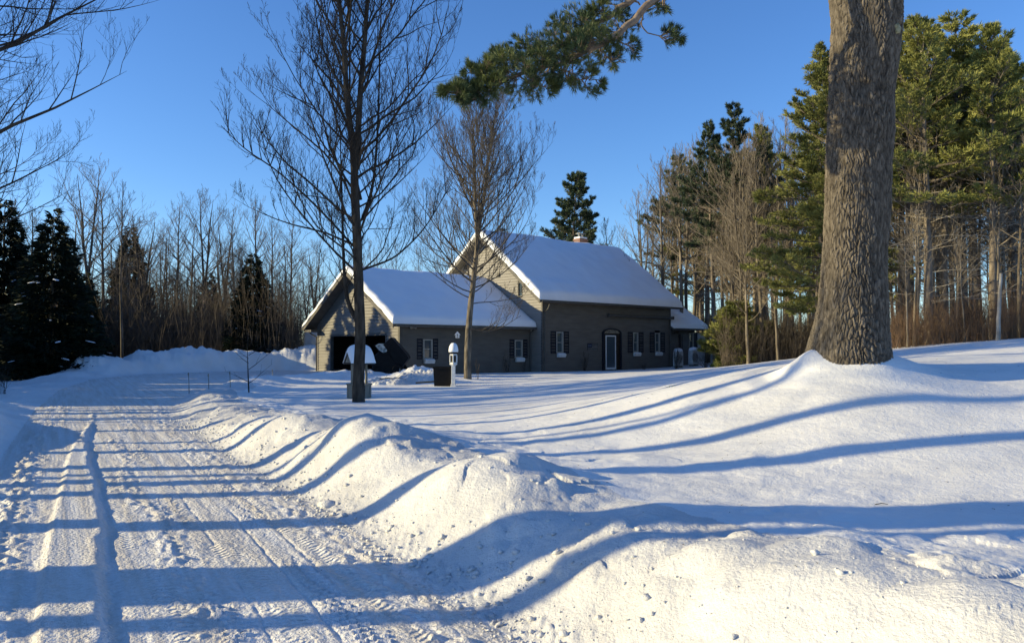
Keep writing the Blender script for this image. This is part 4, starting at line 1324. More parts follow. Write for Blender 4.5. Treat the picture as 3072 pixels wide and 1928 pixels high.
# flood light pair on the garage side, small lamp
for (cx_, cy_) in ((845, 858), (1750, 880)):
    u_, v_ = c1(cx_, cy_); a_ = a_of(u_, GB1); zz = z_of(v_, a_, GB1)
    m = MB(); m.box(a_ - .05, a_ + .05, GB1 + .02, GB1 + .06, zz - .05, zz + .05, H_)
    m.tube([H_(a_ - .06, GB1 + .06, zz), H_(a_ - .16, GB1 + .16, zz - .03)], [.03, .055], 8); m.tube([H_(a_ + .06, GB1 + .06, zz), H_(a_ + .16, GB1 + .16, zz - .03)], [.03, .055], 8)
    m.build('flood_light', M['frame'], house)
# chimney
ca = a_of(585, MR - 1.5); m = MB(); cb = MR - 1.3
ca = ((( 581 - 512) / F) * (M0 + G2 * cb)[1] - (M0 + G2 * cb)[0]) / (S2[0] - (581 - 512) / F * S2[1])
cz = z_of(238.5, ca, cb)
m.box(ca - .40, ca + .40, cb - .28, cb + .28, 6.6, cz - .12, H_); m.box(ca - .44, ca + .44, cb - .32, cb + .32, cz - .118, cz, H_)
ch = m.build('chimney', M['brick'], house)
m = MB(); m.box(ca - .41, ca + .41, cb - .29, cb + .29, cz + .002, cz + .14, H_); m.build('snow_cap', M['roofsnow'], ch, bevel=.06)
m = MB()
for (x, y) in ((-.15, 0), (.2, 0)): m.tube([H_(ca + x, cb + y, cz + .1), H_(ca + x, cb + y, cz + .36)], .07, 8)
m.box(ca - .30, ca + .34, cb - .2, cb + .2, cz + .37, cz + .40, H_); m.build('flue_cap', M['metal'], ch)
# wing: pipes and posts
m = MB(); pa = a_of(c2(1412, 0)[0], .25)
pz = z_of(c2(0, 905)[1], pa, 0)
m.tube([H_(a_of(c2(1310, 0)[0], AB), AB + .1, pz), H_(pa, AB + .1, pz), H_(pa, AB + .1, HZ)], .05, 8)
m.tube([H_(a_of(c2(1342, 0)[0], AB), AB + .1, z_of(c2(0, 858)[1], 12.5, 0)), H_(a_of(c2(1342, 0)[0], AB), AB + .1, pz)], .04, 8)
m.build('pipe', M['trim'], house)
m = MB(); m.box(pa - .17, pa + .15, AB + .02, AB + .10, HZ, pz - .06, H_); m.build('side_door', M['shutter'], house)

# plaque with stars and stripes beside the door
fa0, fa1 = a_of(c2(656, 0)[0]), a_of(c2(736, 0)[0]); fz0, fz1 = z_of(c2(0, 1032)[1], fa0, 0), z_of(c2(0, 980)[1], fa0, 0)
pf = hf((fa0 + fa1) / 2, .03, (fz0 + fz1) / 2)
flag = empty('wall_flag', pf, 'small weathered wooden stars and stripes plaque on the wall left of the door', 'plaque')


def FL(a, b, z):
    p = hf(a, b, z); return (p[0] - pf[0], p[1] - pf[1], p[2] - pf[2])


m = MB(); m.box(fa0, fa1, .022, .045, fz0, fz1, FL); m.build('board', M['shutter'], flag)
ns = 9; hh = (fz1 - fz0 - .06) / ns
m = MB()
for k in range(0, ns, 2):
    s0 = fa0 + .03 if k < 5 - 1 else fa0 + .03 + (fa1 - fa0) * .0
    st = fa0 + .03 if k < 4 else fa0 + (fa1 - fa0) * .42
    m.box(st, fa1 - .03, .046, .052, fz0 + .03 + k * hh, fz0 + .03 + (k + .55) * hh, FL)
m.build('stripes', varied('faded_white', (.30, .28, .25), (.40, .38, .33), scale=20), flag)
m = MB(); m.box(fa0 + .03, fa0 + (fa1 - fa0) * .40, .046, .053, fz0 + (fz1 - fz0) * .48, fz1 - .03, FL)
cn = m.build('canton', varied('faded_navy', (.02, .025, .06), (.03, .04, .08), scale=20), flag)
m = MB()
for i in range(4):
    for k in range(3):
        cx_ = fa0 + .06 + i * (fa1 - fa0) * .09; cz_ = fz0 + (fz1 - fz0) * .56 + k * (fz1 - fz0) * .13
        pts5 = [(cx_ + (.014 if q % 2 == 0 else .006) * cos(pi / 2 + q * pi / 5), cz_ + (.014 if q % 2 == 0 else .006) * sin(pi / 2 + q * pi / 5)) for q in range(10)]
        m.prism(pts5, .054, .057, lambda x, y, h: FL(x, h, y))
m.build('stars', M['white'], cn)


# ------------------------------------------------------------------ things round the house
def heat_pump(u, d, w, label):
    p = on(u, d); t = empty('heat_pump', (p.x, p.y, p.z - .05), label, 'heat pump', 'heat pumps beside the side wing', math.atan2(G2[1], G2[0]) + pi / 2)
    m = MB(); m.box(-w / 2, w / 2, -.17, .17, .18, 1.05); m.build('casing', M['hp'], t, bevel=.02)
    m = MB()
    for k in range(9):
        r = .05 + k * .032
        m.tube([(-.1 + r * cos(a), -.185, .62 + r * sin(a)) for a in np.linspace(0, 2 * pi, 25)], .006, 5, False)
    m.build('fan_grille', M['trim'], t)
    for x in (-w * .35, w * .35):
        l = MB(); l.box(x - .03, x + .03, -.17, .17, -.15, .178); l.build('leg', M['metal'], t)
    m = MB()
    vs = []; n = 14
    for (r, z) in ((1, 1.053), (1.04, 1.12), (.9, 1.21), (.55, 1.27), (.05, 1.29)):
        for k in range(n):
            a = 2 * pi * k / n; sx = abs(cos(a)) ** .6 * (1 if cos(a) > 0 else -1); sy = abs(sin(a)) ** .6 * (1 if sin(a) > 0 else -1)
            vs.append((r * sx * w * .52, r * sy * .2, z))
    fs = [(i * n + k, i * n + (k + 1) % n, (i + 1) * n + (k + 1) % n, (i + 1) * n + k) for i in range(4) for k in range(n)] + [tuple(range(n))[::-1]]
    m.add(vs, fs); m.build('snow_cap', M['roofsnow'], t, True)


heat_pump(678, 49.6, .62, 'left snow capped heat pump, half hidden by the shrub at the side wing')
heat_pump(693.5, 51.0, .72, 'right snow capped heat pump with round fan grille at the wing corner')


def stuff_tubes(name, polys, m, label, cat, loc=(0, 0, 0), group=None, smooth=True, sides=3):
    V, Fq = tubes(polys, lambda r: sides if r < .02 else 6)
    V = V - np.array(loc)[None, :] if any(loc) else V
    o = link(name, mesh_np(name, V, [Fq]), m, None, loc)
    return tag(o, label, cat, group)


def shrub(u, d, h, w, n, label, seed, m='twig', group=None, name='bare_shrub', up=.2):
    g = np.random.default_rng(seed); p = on(u, d); out = {}
    for k in range(n):
        az = g.random() * 6.28; el = R(50 + 35 * g.random())
        d_ = np.array((cos(az) * cos(el) * w, sin(az) * cos(el) * w, sin(el)))
        grow(g, out, np.array((p.x + g.normal() * .04, p.y + g.normal() * .04, p.z - .05)), unit(d_), h * (.6 + .5 * g.random()), .009, 1, 2, up, .08, (0, 4), (0, .45), (0, R(35)), None, .005)
    polys = [q for l in out for q in out[l]]
    return stuff_tubes(name, polys, M[m], label, 'shrub', (p.x, p.y, p.z), group)


shrub(705, 47.0, 1.15, 1.3, 26, 'round bare shrub right of the heat pumps at the house corner', 1)
shrub(676, 47.6, 1.7, .5, 24, 'upright bare shrub against the left heat pump', 2)
shrub(584.5, 45.6, 1.15, .45, 14, 'dark bare shrub against the wall left of the front door', 3)
shrub(507, 42.9, 1.0, .5, 9, 'thin bare stalks under the right garage window', 4)
shrub(524, 43.4, .7, .5, 5, 'single thin dry plant near the house inner corner', 14)
shrub(644, 48.5, .5, 1.2, 10, 'low dry plants under the two right front windows', 5)
shrub(5, 25.0, .9, .25, 9, 'dry reed stalks sticking up behind the left snow bank', 6)
shrub(478, 31.5, 1.1, .3, 3, 'thin dry weed stalks right of the pale maple', 7)
# sapling in the snow
g = np.random.default_rng(33); ps = on(249.6, 22.5); out = {}
grow(g, out, np.array((ps.x, ps.y, ps.z - .1)), unit(np.array((-.05, 0, 1))), 1.75, .022, 1, 1, .2, .05, (0,), (0,), (0,), 7, .004)
for (z, az, l) in ((.35, pi * .97, .75), (.32, .05, .85), (.75, .2, .95), (.95, pi, .6), (1.2, .5, .5), (1.1, 2.6, .4)):
    grow(g, out, np.array((ps.x - .02 * z, ps.y, ps.z + z * .9)), unit(np.array((cos(az), sin(az) * .4, .55))), l, .011, 2, 3, .15, .08, (0, 0, 3), (0, 0, .4), (0, 0, R(40)), None, .004)
stuff_tubes('sapling', [q for l in out for q in out[l]], M['bark_dark'], 'young leafless sapling with forked twigs standing in the shaded snow', 'tree', (ps.x, ps.y, ps.z))
# driveway marker stakes
for (u, vt, vb, lab) in ((190, 368, 389, 'leftmost thin marker stake leaning beside the driveway bend'), (209.6, 371, 387, 'second thin marker stake from the left by the driveway bend'),
                         (231, 375, 391, 'third thin marker stake, just left of the sapling'), (273, 376, 384, 'short thin marker stake right of the sapling')):
    d = 24.5 if vb > 386 else 30
    p = on(u, d); h = (vb - vt) * d / F
    m = MB(); m.tube([(0, 0, -.15), (-.02 * h, 0, h * .5), (-.05 * h, 0, h)], .011, 6)
    m.box(-.05 * h - .014, -.05 * h + .014, -.014, .014, h - .10, h - .02)
    o = m.build('marker_stake', M['greywood']); o.location = p
    tag(o, lab, 'stake', 'driveway marker stakes')


# ---- wishing well
def well():
    p = on(359, 21.3); p = Vector(((359.5 - 512) / F * 21.3, 21.3, p.z))
    t = empty('wishing_well', (p.x, p.y, p.z - .12), 'small grey wooden wishing well with thick snow on its roof, behind the maple trunk', 'wishing well', None, R(38)); t.scale = (.88, .88, .92)
    m = MB(); n = 12; R1 = .37; hh = .50
    for k in range(n):
        a0 = 2 * pi * k / n + .03; a1 = 2 * pi * (k + 1) / n - .03
        q = [(R1 * cos(a0), R1 * sin(a0)), (R1 * cos(a1), R1 * sin(a1)), ((R1 - .03) * cos(a1), (R1 - .03) * sin(a1)), ((R1 - .03) * cos(a0), (R1 - .03) * sin(a0))]
        m.prism(q, 0, hh, lambda x, y, h: (x, y, h))
    m.build('tub', M['greywood'], t)
    m = MB()
    m.lathe([(R1 + .03, hh), (R1 + .03, hh + .035), (R1 - .07, hh + .035), (R1 - .07, hh)], 24); m.build('rim', M['greywood'], t)
    m = MB(); m.lathe([(R1 - .05, hh - .12), (R1 - .05, hh - .05), (.1, hh)], 20); m.build('snow_fill', M['roofsnow'], t, True)
    for x in (-.24, .24):
        m = MB(); m.box(x - .028, x + .028, -.03, .03, .2, 1.16); m.build('post', M['greywood'], t)
    rz0, rz1 = 1.13, 1.47; hw = .36; hl = .40
    m = MB()
    for sgn in (-1, 1):
        m.prism([(sgn * 0, rz1), (sgn * .27, rz0), (sgn * .29, rz0 - .035), (0, rz1 - .05)], -hl, hl, lambda x, y, h: (h, x, y))
    m.build('roof', M['trim'], t)
    for x in (-hl + .03, hl - .05):
        m = MB(); m.prism([(-.21, rz0 + .02), (.21, rz0 + .02), (0, rz1 - .06)], x, x + .02, lambda a, b, h: (h, a, b)); m.build('gable_panel', M['greywood'], t)
    # snow loaf
    n1, n2 = 26, 18; vs = []; fs = []
    for i in range(n1):
        x = -1 + 2 * i / (n1 - 1)
        for k in range(n2):
            y = -1 + 2 * k / (n2 - 1)
            prof = max(0, 1 - abs(x) ** 2.6) ** .5 * max(0, 1 - abs(y) ** 3.0) ** .5
            zr = rz1 - abs(y) * (rz1 - rz0) * 1.0
            vs.append((x * (hl + .02), y * .29, zr + .004 + .22 * prof + .16 * prof * abs(y)))
    m = MB(); o = len(vs)
    vb = [(v[0], v[1], rz1 - abs(v[1]) / .29 * (rz1 - rz0) + .003) for v in vs]
    f1 = [(i * n2 + k, (i + 1) * n2 + k, (i + 1) * n2 + k + 1, i * n2 + k + 1) for i in range(n1 - 1) for k in range(n2 - 1)]
    m.add(vs + vb, f1 + [tuple(o + i for i in f[::-1]) for f in f1]); m.build('snow_cap', M['roofsnow'], t, True)
    m = MB(); m.tube([(-.27, 0, .95), (.30, 0, .95)], .022, 8); m.tube([(.30, 0, .95), (.33, 0, .95), (.33, 0, .85), (.38, 0, .85)], .010, 6); m.build('crank', M['greywood'], t)


well()


# ---- white birdhouse lantern on a post
def post():
    d = 27.0; p = on(453.5, d); s = d / F
    t = empty('birdhouse_post', (p.x, p.y, p.z - .1), 'white post with a windowed white birdhouse under a tall snow cap, beside the black bin', 'birdhouse post')
    top = lambda v: (388 - v) * s + .1
    m = MB(); m.box(-.085, .085, -.085, .085, 0, .18); m.box(-.065, .065, -.065, .065, .18, top(366)); m.build('post', M['white'], t, bevel=.008)
    z0, z1 = top(366), top(355.5)
    m = MB(); n = 6
    m.lathe([(.07, z0 - .06), (.15, z0), (.15, z0 + .02)], n, rot=pi / 6); m.lathe([(.135, z0 + .021), (.135, z0 + .07)], n, rot=pi / 6)
    m.lathe([(.135, z1 - .06), (.135, z1)], n, rot=pi / 6)
    for k in range(n):
        w = 2 * pi * k / n + pi / 6
        m.tube([(.125 * cos(w), .125 * sin(w), z0 + .06), (.125 * cos(w), .125 * sin(w), z1 - .05)], .025, 5)
    hs_ = m.build('birdhouse', M['white'], t)
    for k in range(n):
        w = 2 * pi * (k + .5) / n + pi / 6; r = .112; m = MB()
        cx_, cy_ = r * cos(w), r * sin(w); tx, ty = -sin(w), cos(w)
        pr = [(-.05, z0 + .06), (.05, z0 + .06), (.05, z1 - .10)] + [(.05 * cos(a), z1 - .10 + .05 * sin(a)) for a in np.linspace(0, pi, 7)[1:-1]] + [(-.05, z1 - .10)]
        m.prism(pr, -.004, .004, lambda x, y, h: (cx_ + tx * x + cos(w) * h, cy_ + ty * x + sin(w) * h, y)); m.build('opening', M['black'], hs_)
    m = MB(); m.lathe([(.17, z1), (.185, z1 + .035), (.15, z1 + .06)], n, rot=pi / 6); m.build('roof', M['black'], t)
    m = MB(); rr = [(.16, z1 + .055), (.165, z1 + .12), (.15, z1 + .22), (.115, z1 + .31), (.07, z1 + .36), (.01, z1 + .375)]
    m.lathe([(r, z) for r, z in rr], 16); m.build('snow_cap', M['roofsnow'], t, True)


post()
# black bin beside it
d = 27.4; p = on(443, d)
t = empty('bin', (p.x, p.y, p.z - .08), 'black open topped bin left of the white birdhouse post', 'bin')
m = MB(); hw0, hw1, hb = .27, .31, .74
q = [(-1, -1), (1, -1), (1, 1), (-1, 1)]
vs = [(x * hw0, y * hw0, 0) for x, y in q] + [(x * hw1, y * hw1, hb) for x, y in q] + [(x * (hw1 - .03), y * (hw1 - .03), hb) for x, y in q] + [(x * (hw0 - .03), y * (hw0 - .03), .05) for x, y in q]
m.add(vs, [(3, 2, 1, 0)] + [(i, (i + 1) % 4, 4 + (i + 1) % 4, 4 + i) for i in range(4)] + [(4 + i, 4 + (i + 1) % 4, 8 + (i + 1) % 4, 8 + i) for i in range(4)] + [(8 + i, 8 + (i + 1) % 4, 12 + (i + 1) % 4, 12 + i) for i in range(4)] + [(12, 13, 14, 15)])
m.build('body', M['black'], t)
m = MB()
for y0, y1, x0, x1 in ((-.33, -.30, -.33, .33), (.30, .33, -.33, .33), (-.30, .30, -.33, -.30), (-.30, .30, .30, .33)): m.box(x0, x1, y0, y1, hb - .05, hb + .012)
m.build('rim', M['black'], t)
# dark plank
pa_, pb_ = P(416, 386, 27.5), P(434, 384.6, 27.2)
m = MB(); m.tube([(pa_.x, pa_.y, gz(pa_.x, pa_.y) + .10), (pb_.x, pb_.y, gz(pb_.x, pb_.y) + .16)], .03, 6)
tag(m.build('rail', M['black']), 'dark rail lying level in the snow left of the black bin', 'rail')


def snow_clumps(name, u, d, wx, wy, hh, seed, label, n=40):
    """broken heap of shovelled snow: one lumpy mound"""
    p = on(u, d); n1 = 70
    xs = np.linspace(-1, 1, n1); X, Y = np.meshgrid(xs, xs, indexing='ij')
    r = np.hypot(X, Y) * (1 + .15 * vnoise(X * 2.2 + seed, Y * 2.2, seed))
    env = np.clip(1 - r ** 2.2, 0, 1)
    f1, f2, ci = worley(X * 5 + seed, Y * 5, seed)
    Z = env ** .7 * hh * (.75 + .5 * fbm(X * 2, Y * 2, seed + 3, 3)) + sstep(0, .3, env) * np.clip(.55 - f1, 0, 1) * ci * .30 * hh * 1.8
    px = X * wx; py = Y * wy
    zz = height(px + p.x, py + p.y, False) - p.z
    V = np.stack([px, py, zz - .03 + Z], -1).reshape(-1, 3)
    i = np.arange(n1 - 1)[:, None]; j = np.arange(n1 - 1)[None, :]
    f = np.stack([i * n1 + j, (i + 1) * n1 + j, (i + 1) * n1 + j + 1, i * n1 + j + 1], -1).reshape(-1, 4)
    o = link(name, mesh_np(name, V, [f]), M['bank'], None, p); o['kind'] = 'structure'; return o


snow_clumps('snow_heap', 421, 29.8, 1.1, .9, .42, 3, '')
snow_clumps('snow_heap', 389, 28.5, .8, .6, .28, 8, '')
snow_clumps('snow_heap', 364, 26.0, .9, .5, .05, 9, '')
# branch half buried in the left heap
g = np.random.default_rng(77); pq = on(390, 27.7); out = {}
grow(g, out, np.array((pq.x - .35, pq.y, pq.z + .22)), unit(np.array((1, -.1, -.22))), .95, .022, 1, 2, -.05, .14, (0, 5), (0, .4), (0, R(45)), 6, .007)
stuff_tubes('fallen_branch', [q for l in out for q in out[l]], M['bark_dark'], 'dark broken branch half buried in the small snow heap', 'branch', (pq.x, pq.y, pq.z))


# ---- dark covered utility vehicle in front of the garage
def vehicle():
    d = 36.2; p = on(391, d)
    t = empty('utility_vehicle', (p.x, p.y, p.z - .1), 'black utility vehicle with tipped bed and snow dusted windscreen, in front of the garage', 'vehicle')
    s = d / F
    def W(u, v): return ((u - 391) * s, (384 - v) * s)
    # tipped bed: a tilted slab with depth
    bed = [W(385, 353), W(391, 347), W(393, 345.5), W(407, 361.5), W(410, 366), W(404, 374), W(397, 371)]
    m = MB(); m.prism(bed, -.75, .75, lambda x, y, h: (x - h * .05, h, y)); b = m.build('tipped_bed', M['black'], t, bevel=.04)
    body = [W(375, 379), W(374, 366), W(380, 361), W(388, 356.5), W(399, 357), W(404, 366), W(402, 380), W(396, 383), W(380, 382)]
    m = MB(); m.prism(body, -.70, .70, lambda x, y, h: (x, h, y)); m.build('body', M['black'], t, bevel=.06)
    # windscreen, laid back, towards the road
    ws = [W(377.6, 354.2), W(381, 352), W(387.6, 351.8), W(391.6, 355.5), W(389, 360), W(386, 361), W(380, 357.2)]
    m = MB(); m.prism(ws, -.84, -.80, lambda x, y, h: (x, h - (y - .3) * -.12, y)); m.build('windscreen', varied('frosted_screen', (.10, .12, .11), (.55, .58, .56), scale=7, rough=.3, detail=9), t)
    for (ua, va, ub, vb_) in ((377, 353, 384, 362), (391, 355, 392, 366)):
        m = MB(); m.tube([(W(ua, va)[0], -.78, W(0, va)[1]), (W(ub, vb_)[0], -.80, W(0, vb_)[1])], .025, 6); m.build('roll_bar', M['black'], t)
    for (u, y) in ((380, -.72), (400, -.72), (380, .62), (400, .62)):
        m = MB(); r = .27; x = (u - 391) * s
        ring = lambda rr, yy: [(x + rr * cos(a), y + yy, r + rr * sin(a)) for a in np.linspace(0, 2 * pi, 20, endpoint=False)]
        vs = ring(.14, 0) + ring(r - .03, 0) + ring(r, .03) + ring(r, .13) + ring(r - .03, .16) + ring(.14, .16)
        m.add(vs, [(l * 20 + k, l * 20 + (k + 1) % 20, ((l + 1) % 6) * 20 + (k + 1) % 20, ((l + 1) % 6) * 20 + k) for l in range(6) for k in range(20)])
        wo_ = m.build('wheel', M['black'], t, True)
        m = MB(); m.tube([(x, y + .03, r), (x, y + .12, r)], .139, 16); m.build('rim', M['metal'], wo_)


vehicle()


# ---- white tarp shelter left of the garage, and the ribbed one right of the house
def shelter(u0, u1, vt, vb, d, depth, name, label, matn, ribs=0, rz=0.0, hw=None):
    uc = (u0 + u1) / 2; x = (uc - 512) / F * d; zb = gz(x, d) - .1
    hw = hw or (u1 - u0) / 2 / F * d; zt = CAMZ + (HOR - vt) * d / F - zb
    t = empty(name, (x, d, zb), label, 'shelter', None, rz)
    m = MB(); n = 28; vs = []; L_ = 30
    wall = zt * .45
    prof = []
    for k in range(n + 1):
        a = pi * k / n
        prof.append((-hw * cos(a) * (1 if abs(cos(a)) < .98 else 1), wall + (zt - wall) * sin(a) ** .85))
    prof = [(-hw * 1.02, 0)] + prof + [(hw * 1.02, 0)]
    nn = len(prof)
    for i in range(L_ + 1):
        y = depth * i / L_
        sag = (.05 if not ribs else .035) * (abs(sin(pi * i / L_ * (ribs or 5))) - .5)
        for (px, pz) in prof: vs.append((px * (1 + sag / hw), y, pz * (1 + sag / zt)))
    fs = [(i * nn + k, i * nn + k + 1, (i + 1) * nn + k + 1, (i + 1) * nn + k) for i in range(L_) for k in range(nn - 1)]
    m.add(vs, fs); m.build('cover', M[matn], t, True)
    for e0_ in (.01, depth - .04):
        m = MB(); m.prism(prof, e0_, e0_ + .03, lambda a, b, h: (a, h, b)); m.build('end_wall', M[matn], t)
    m = MB(); m.tube([(px * 1.01, -.02, pz * 1.01) for px, pz in prof], .025, 6, False); m.build('hoop', M['metal'], t)
    return t


shelter(302.5, 332, 317, 363, 48.2, 4.0, 'tarp_shelter', 'white fabric shelter standing behind the left side of the garage', 'tarp', 0, R(-25), 1.0)
M['ribtarp'] = varied('ribbed_cover', (.50, .50, .46), (.62, .62, .57), scale=3, rough=.5)
sh = shelter(685, 711, 333, 368, 58, 5.0, 'hoop_shelter', 'small pale ribbed hoop shelter behind the right corner of the house', 'ribtarp', 14, R(-60), 1.0)

# ---- little hanging birdhouse on the smaller maple
pb = P(457.5, 334.5, 30.8)
t = empty('birdhouse', (pb.x, pb.y, pb.z), 'tiny white birdhouse hanging left of the smaller maple trunk', 'birdhouse'); t.scale = (.72, .72, .72)
m = MB(); m.prism([(-.10, -.16), (.10, -.16), (.10, .04), (0, .16), (-.10, .04)], -.09, .09, lambda x, y, h: (x, h, y)); bo = m.build('box', M['white'], t)
m = MB(); m.tube([(0, -.094, .0), (0, -.088, .0)], .035, 10); m.box(-.05, .05, -.094, -.09, -.11, -.07); m.build('opening', M['black'], t)
m = MB()
for sgn in (-1, 1): m.prism([(0, .185), (sgn * .15, .015), (sgn * .15, -.005), (0, .162)], -.12, .12, lambda x, y, h: (x, h, y))
m.build('roof', M['roofsnow'], t)
m = MB(); m.tube([(0, 0, .17), (.1, .05, .36), (.42, .12, .50)], .006, 5); m.build('hanger', M['bark_dark'], t)

# ---- small scraps on the lawn
g = np.random.default_rng(5); p = on(670, 12.5); out = {}
for k in range(9):
    az = g.random() * 6.28; grow(g, out, np.array((p.x + g.normal() * .02, p.y, p.z - .01)), unit(np.array((cos(az) * 1.2, sin(az), .6))), .10, .003, 1, 1, .1, .1, (0,), (0,), (0,), 3, .002)
stuff_tubes('needle_tuft', out[1], M['pine'], 'little green pine tuft lying on the sunlit lawn snow', 'pine tuft', (p.x, p.y, p.z))
def on_view(u, v):
    """ground point seen at pixel (u, v), by marching the ray"""
    a = P(u, v, 1.0); c = Vector((0, 0, CAMZ)); dv = a - c
    t = 1.5
    while t < 60:
        q = c + dv * t
        if q.z < gz(q.x, q.y): return q
        t *= 1.01
    return c + dv * 20


for (u0, v0, u1, v1, lab) in ((529, 503, 545, 502, 'short dark twig lying in the broad trunk shadow on the lawn'), (875, 505, 888, 505, 'thin twig in the broad trunk shadow at right')):
    a, b = on_view(u0, v0), on_view(u1, v1); a.z += .01; b.z += .012
    mid = (a + b) / 2; m = MB(); m.tube([a, mid + Vector((0, 0, .008)), b], [.004, .0035, .002], 5); tag(m.build('twig', M['bark_dark']), lab, 'twig')
for i, (u, v, s, lab) in enumerate(((328, 507, .07, 'larger snow chunk fallen at the foot of the roadside bank'), (320, 509, .035, 'smaller snow chunk left of the larger one at the bank foot'))):
    p = on_view(u, v); m = MB(); vs = []; n = 12; rs_ = np.random.default_rng(i + 2)
    for l in range(7):
        th = pi * l / 6
        for k in range(n):
            w = 2 * pi * k / n; r = 1 + .25 * rs_.normal() * (0 < l < 6)
            vs.append((s * 1.4 * sin(th) * cos(w) * r, s * sin(th) * sin(w) * r, s * .8 * cos(th)))
    m.add(vs, [(l * n + k, (l + 1) * n + k, (l + 1) * n + (k + 1) % n, l * n + (k + 1) % n) for l in range(6) for k in range(n)])
    o = m.build('snow_chunk', M['bank'], None, True); o.location = p + Vector((0, 0, s * .3)); tag(o, lab, 'snow chunk', 'snow chunks at the bank foot')

g = np.random.default_rng(19)
ico_v = np.array([(0, 0, 1), (.89, 0, .45), (.28, .85, .45), (-.72, .53, .45), (-.72, -.53, .45), (.28, -.85, .45), (.72, .53, -.45), (-.28, .85, -.45), (-.89, 0, -.45), (-.28, -.85, -.45), (.72, -.53, -.45), (0, 0, -1)])
ico_f = np.array([(0, 1, 2), (0, 2, 3), (0, 3, 4), (0, 4, 5), (0, 5, 1), (1, 6, 2), (2, 7, 3), (3, 8, 4), (4, 9, 5), (5, 10, 1), (2, 6, 7), (3, 7, 8), (4, 8, 9), (5, 9, 10), (1, 10, 6), (6, 11, 7), (7, 11, 8), (8, 11, 9), (9, 11, 10), (10, 11, 6)])
n_ = 2600
q_ = 2.0 + 16 * g.random(n_) ** 1.3; e_ = np.abs(g.normal(size=n_)) * .30 - .10; e_ = np.where(g.random(n_) < .14, g.random(n_) * 1.2, e_)
p_ = 2.2 + e_; cx_ = p_ * N2[0] + q_ * A2[0]; cy_ = p_ * N2[1] + q_ * A2[1]
ee = sdf(cx_, cy_); keep = (ee > -.35) & (ee < 1.6); cx_, cy_ = cx_[keep], cy_[keep]
cz_ = height(cx_, cy_); s_ = .005 + .019 * g.random(len(cx_)) ** 5
VV = (ico_v[None] * (1 + .35 * g.normal(size=(len(cx_), 12, 1)).clip(-1.5, 1.5)) * s_[:, None, None] * np.array((1.2, 1, .8)) + np.stack([cx_, cy_, cz_ + s_ * .35], -1)[:, None, :]).reshape(-1, 3)
FF = (ico_f[None] + 12 * np.arange(len(cx_))[:, None, None]).reshape(-1, 3)
o = link('snow_crumbs', mesh_np('snow_crumbs', VV, [FF], smooth=True), M['bank']); tag(o, 'crumbs of ploughed snow scattered along the foot of the roadside bank', 'snow crumbs'); o['kind'] = 'stuff'
g = np.random.default_rng(91); lit = []
lx = g.uniform(-2, 8, 260); ly = g.uniform(2.6, 14, 260); lz = height(lx, ly)
for x_, y_, z_ in zip(lx, ly, lz):
    if abs(x_) > y_ * .66: continue
    a_ = g.random() * 6.28; l_ = .008 + .03 * g.random() ** 2
    lit.append((np.array([(x_, y_, z_ + .002), (x_ + cos(a_) * l_, y_ + sin(a_) * l_, z_ + .006)]), np.array((.0022, .0012))))
o = stuff_tubes('litter', lit, M['bark_dark'], 'tiny scattered bark and needle bits on the lawn snow', 'litter'); o['kind'] = 'stuff'

# ------------------------------------------------------------------ woods
BT = []
for i, (H, r0, c0, sp, nm, ld) in enumerate(((12, .12, .32, .27, 30, 1), (12, .11, .42, .23, 26, 1), (12, .14, .30, .34, 30, 2), (12, .11, .28, .28, 28, 3))):
    o_, b_r = bare_tree(200 + i, H, r0, crown0=c0, spread=sp, nmain=nm, cn=(0, 6, 5, 2), maxlev=3, ang=(30, 62), leaders=ld, up=.32, wob=.10, minr=.0075)
    BT.append(tree_meshes('woodtree%d' % i, o_, b_r, M['bark_far'], M['bark_far']))
BTD = [(a.copy(), b.copy()) for a, b in BT]
for a, b in BTD:
    a.materials[0] = M['trunk_far']; b.materials[0] = M['twig_far']
HEM = [hemlock(301, 9.0), hemlock(302, 9.0, .22)]
PA = pine_tree(401, 13, .17, crown0=.50, width=.19, whorl=.60, nbr=6, up0=-2, up1=50, tuft_k=13, tl=.19, tw=.014, dead=46, side=6, shape=.85, jitter=.55)
PB = pine_tree(402, 13, .17, crown0=.44, width=.21, whorl=.66, nbr=6, up0=0, up1=55, tuft_k=13, tl=.19, tw=.014, dead=44, side=6, shape=.85, jitter=.55)
PC = pine_tree(403, 16, .20, crown0=.12, width=.27, whorl=1.05, nbr=6, up0=12, up1=50, tuft_k=14, tl=.26, tw=.022, side=5, shape=.8, jitter=.22)
PD = pine_tree(404, 2.8, .04, crown0=.02, width=.42, whorl=.22, nbr=7, up0=10, up1=50, tuft_k=8, tl=.17, tw=.013, side=9, shape=.6)
PE = pine_tree(405, 14, .18, crown0=.16, width=.21, whorl=.58, nbr=6, up0=-6, up1=45, tuft_k=13, tl=.19, tw=.014, dead=12, side=6, shape=.6)
for q in (PA, PB, PE): q[1].materials[0] = M['pine']
PC[1].materials[0] = M['pinedk']; PD[1].materials[0] = M['pine']
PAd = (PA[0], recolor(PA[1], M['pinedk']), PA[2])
proto = {}


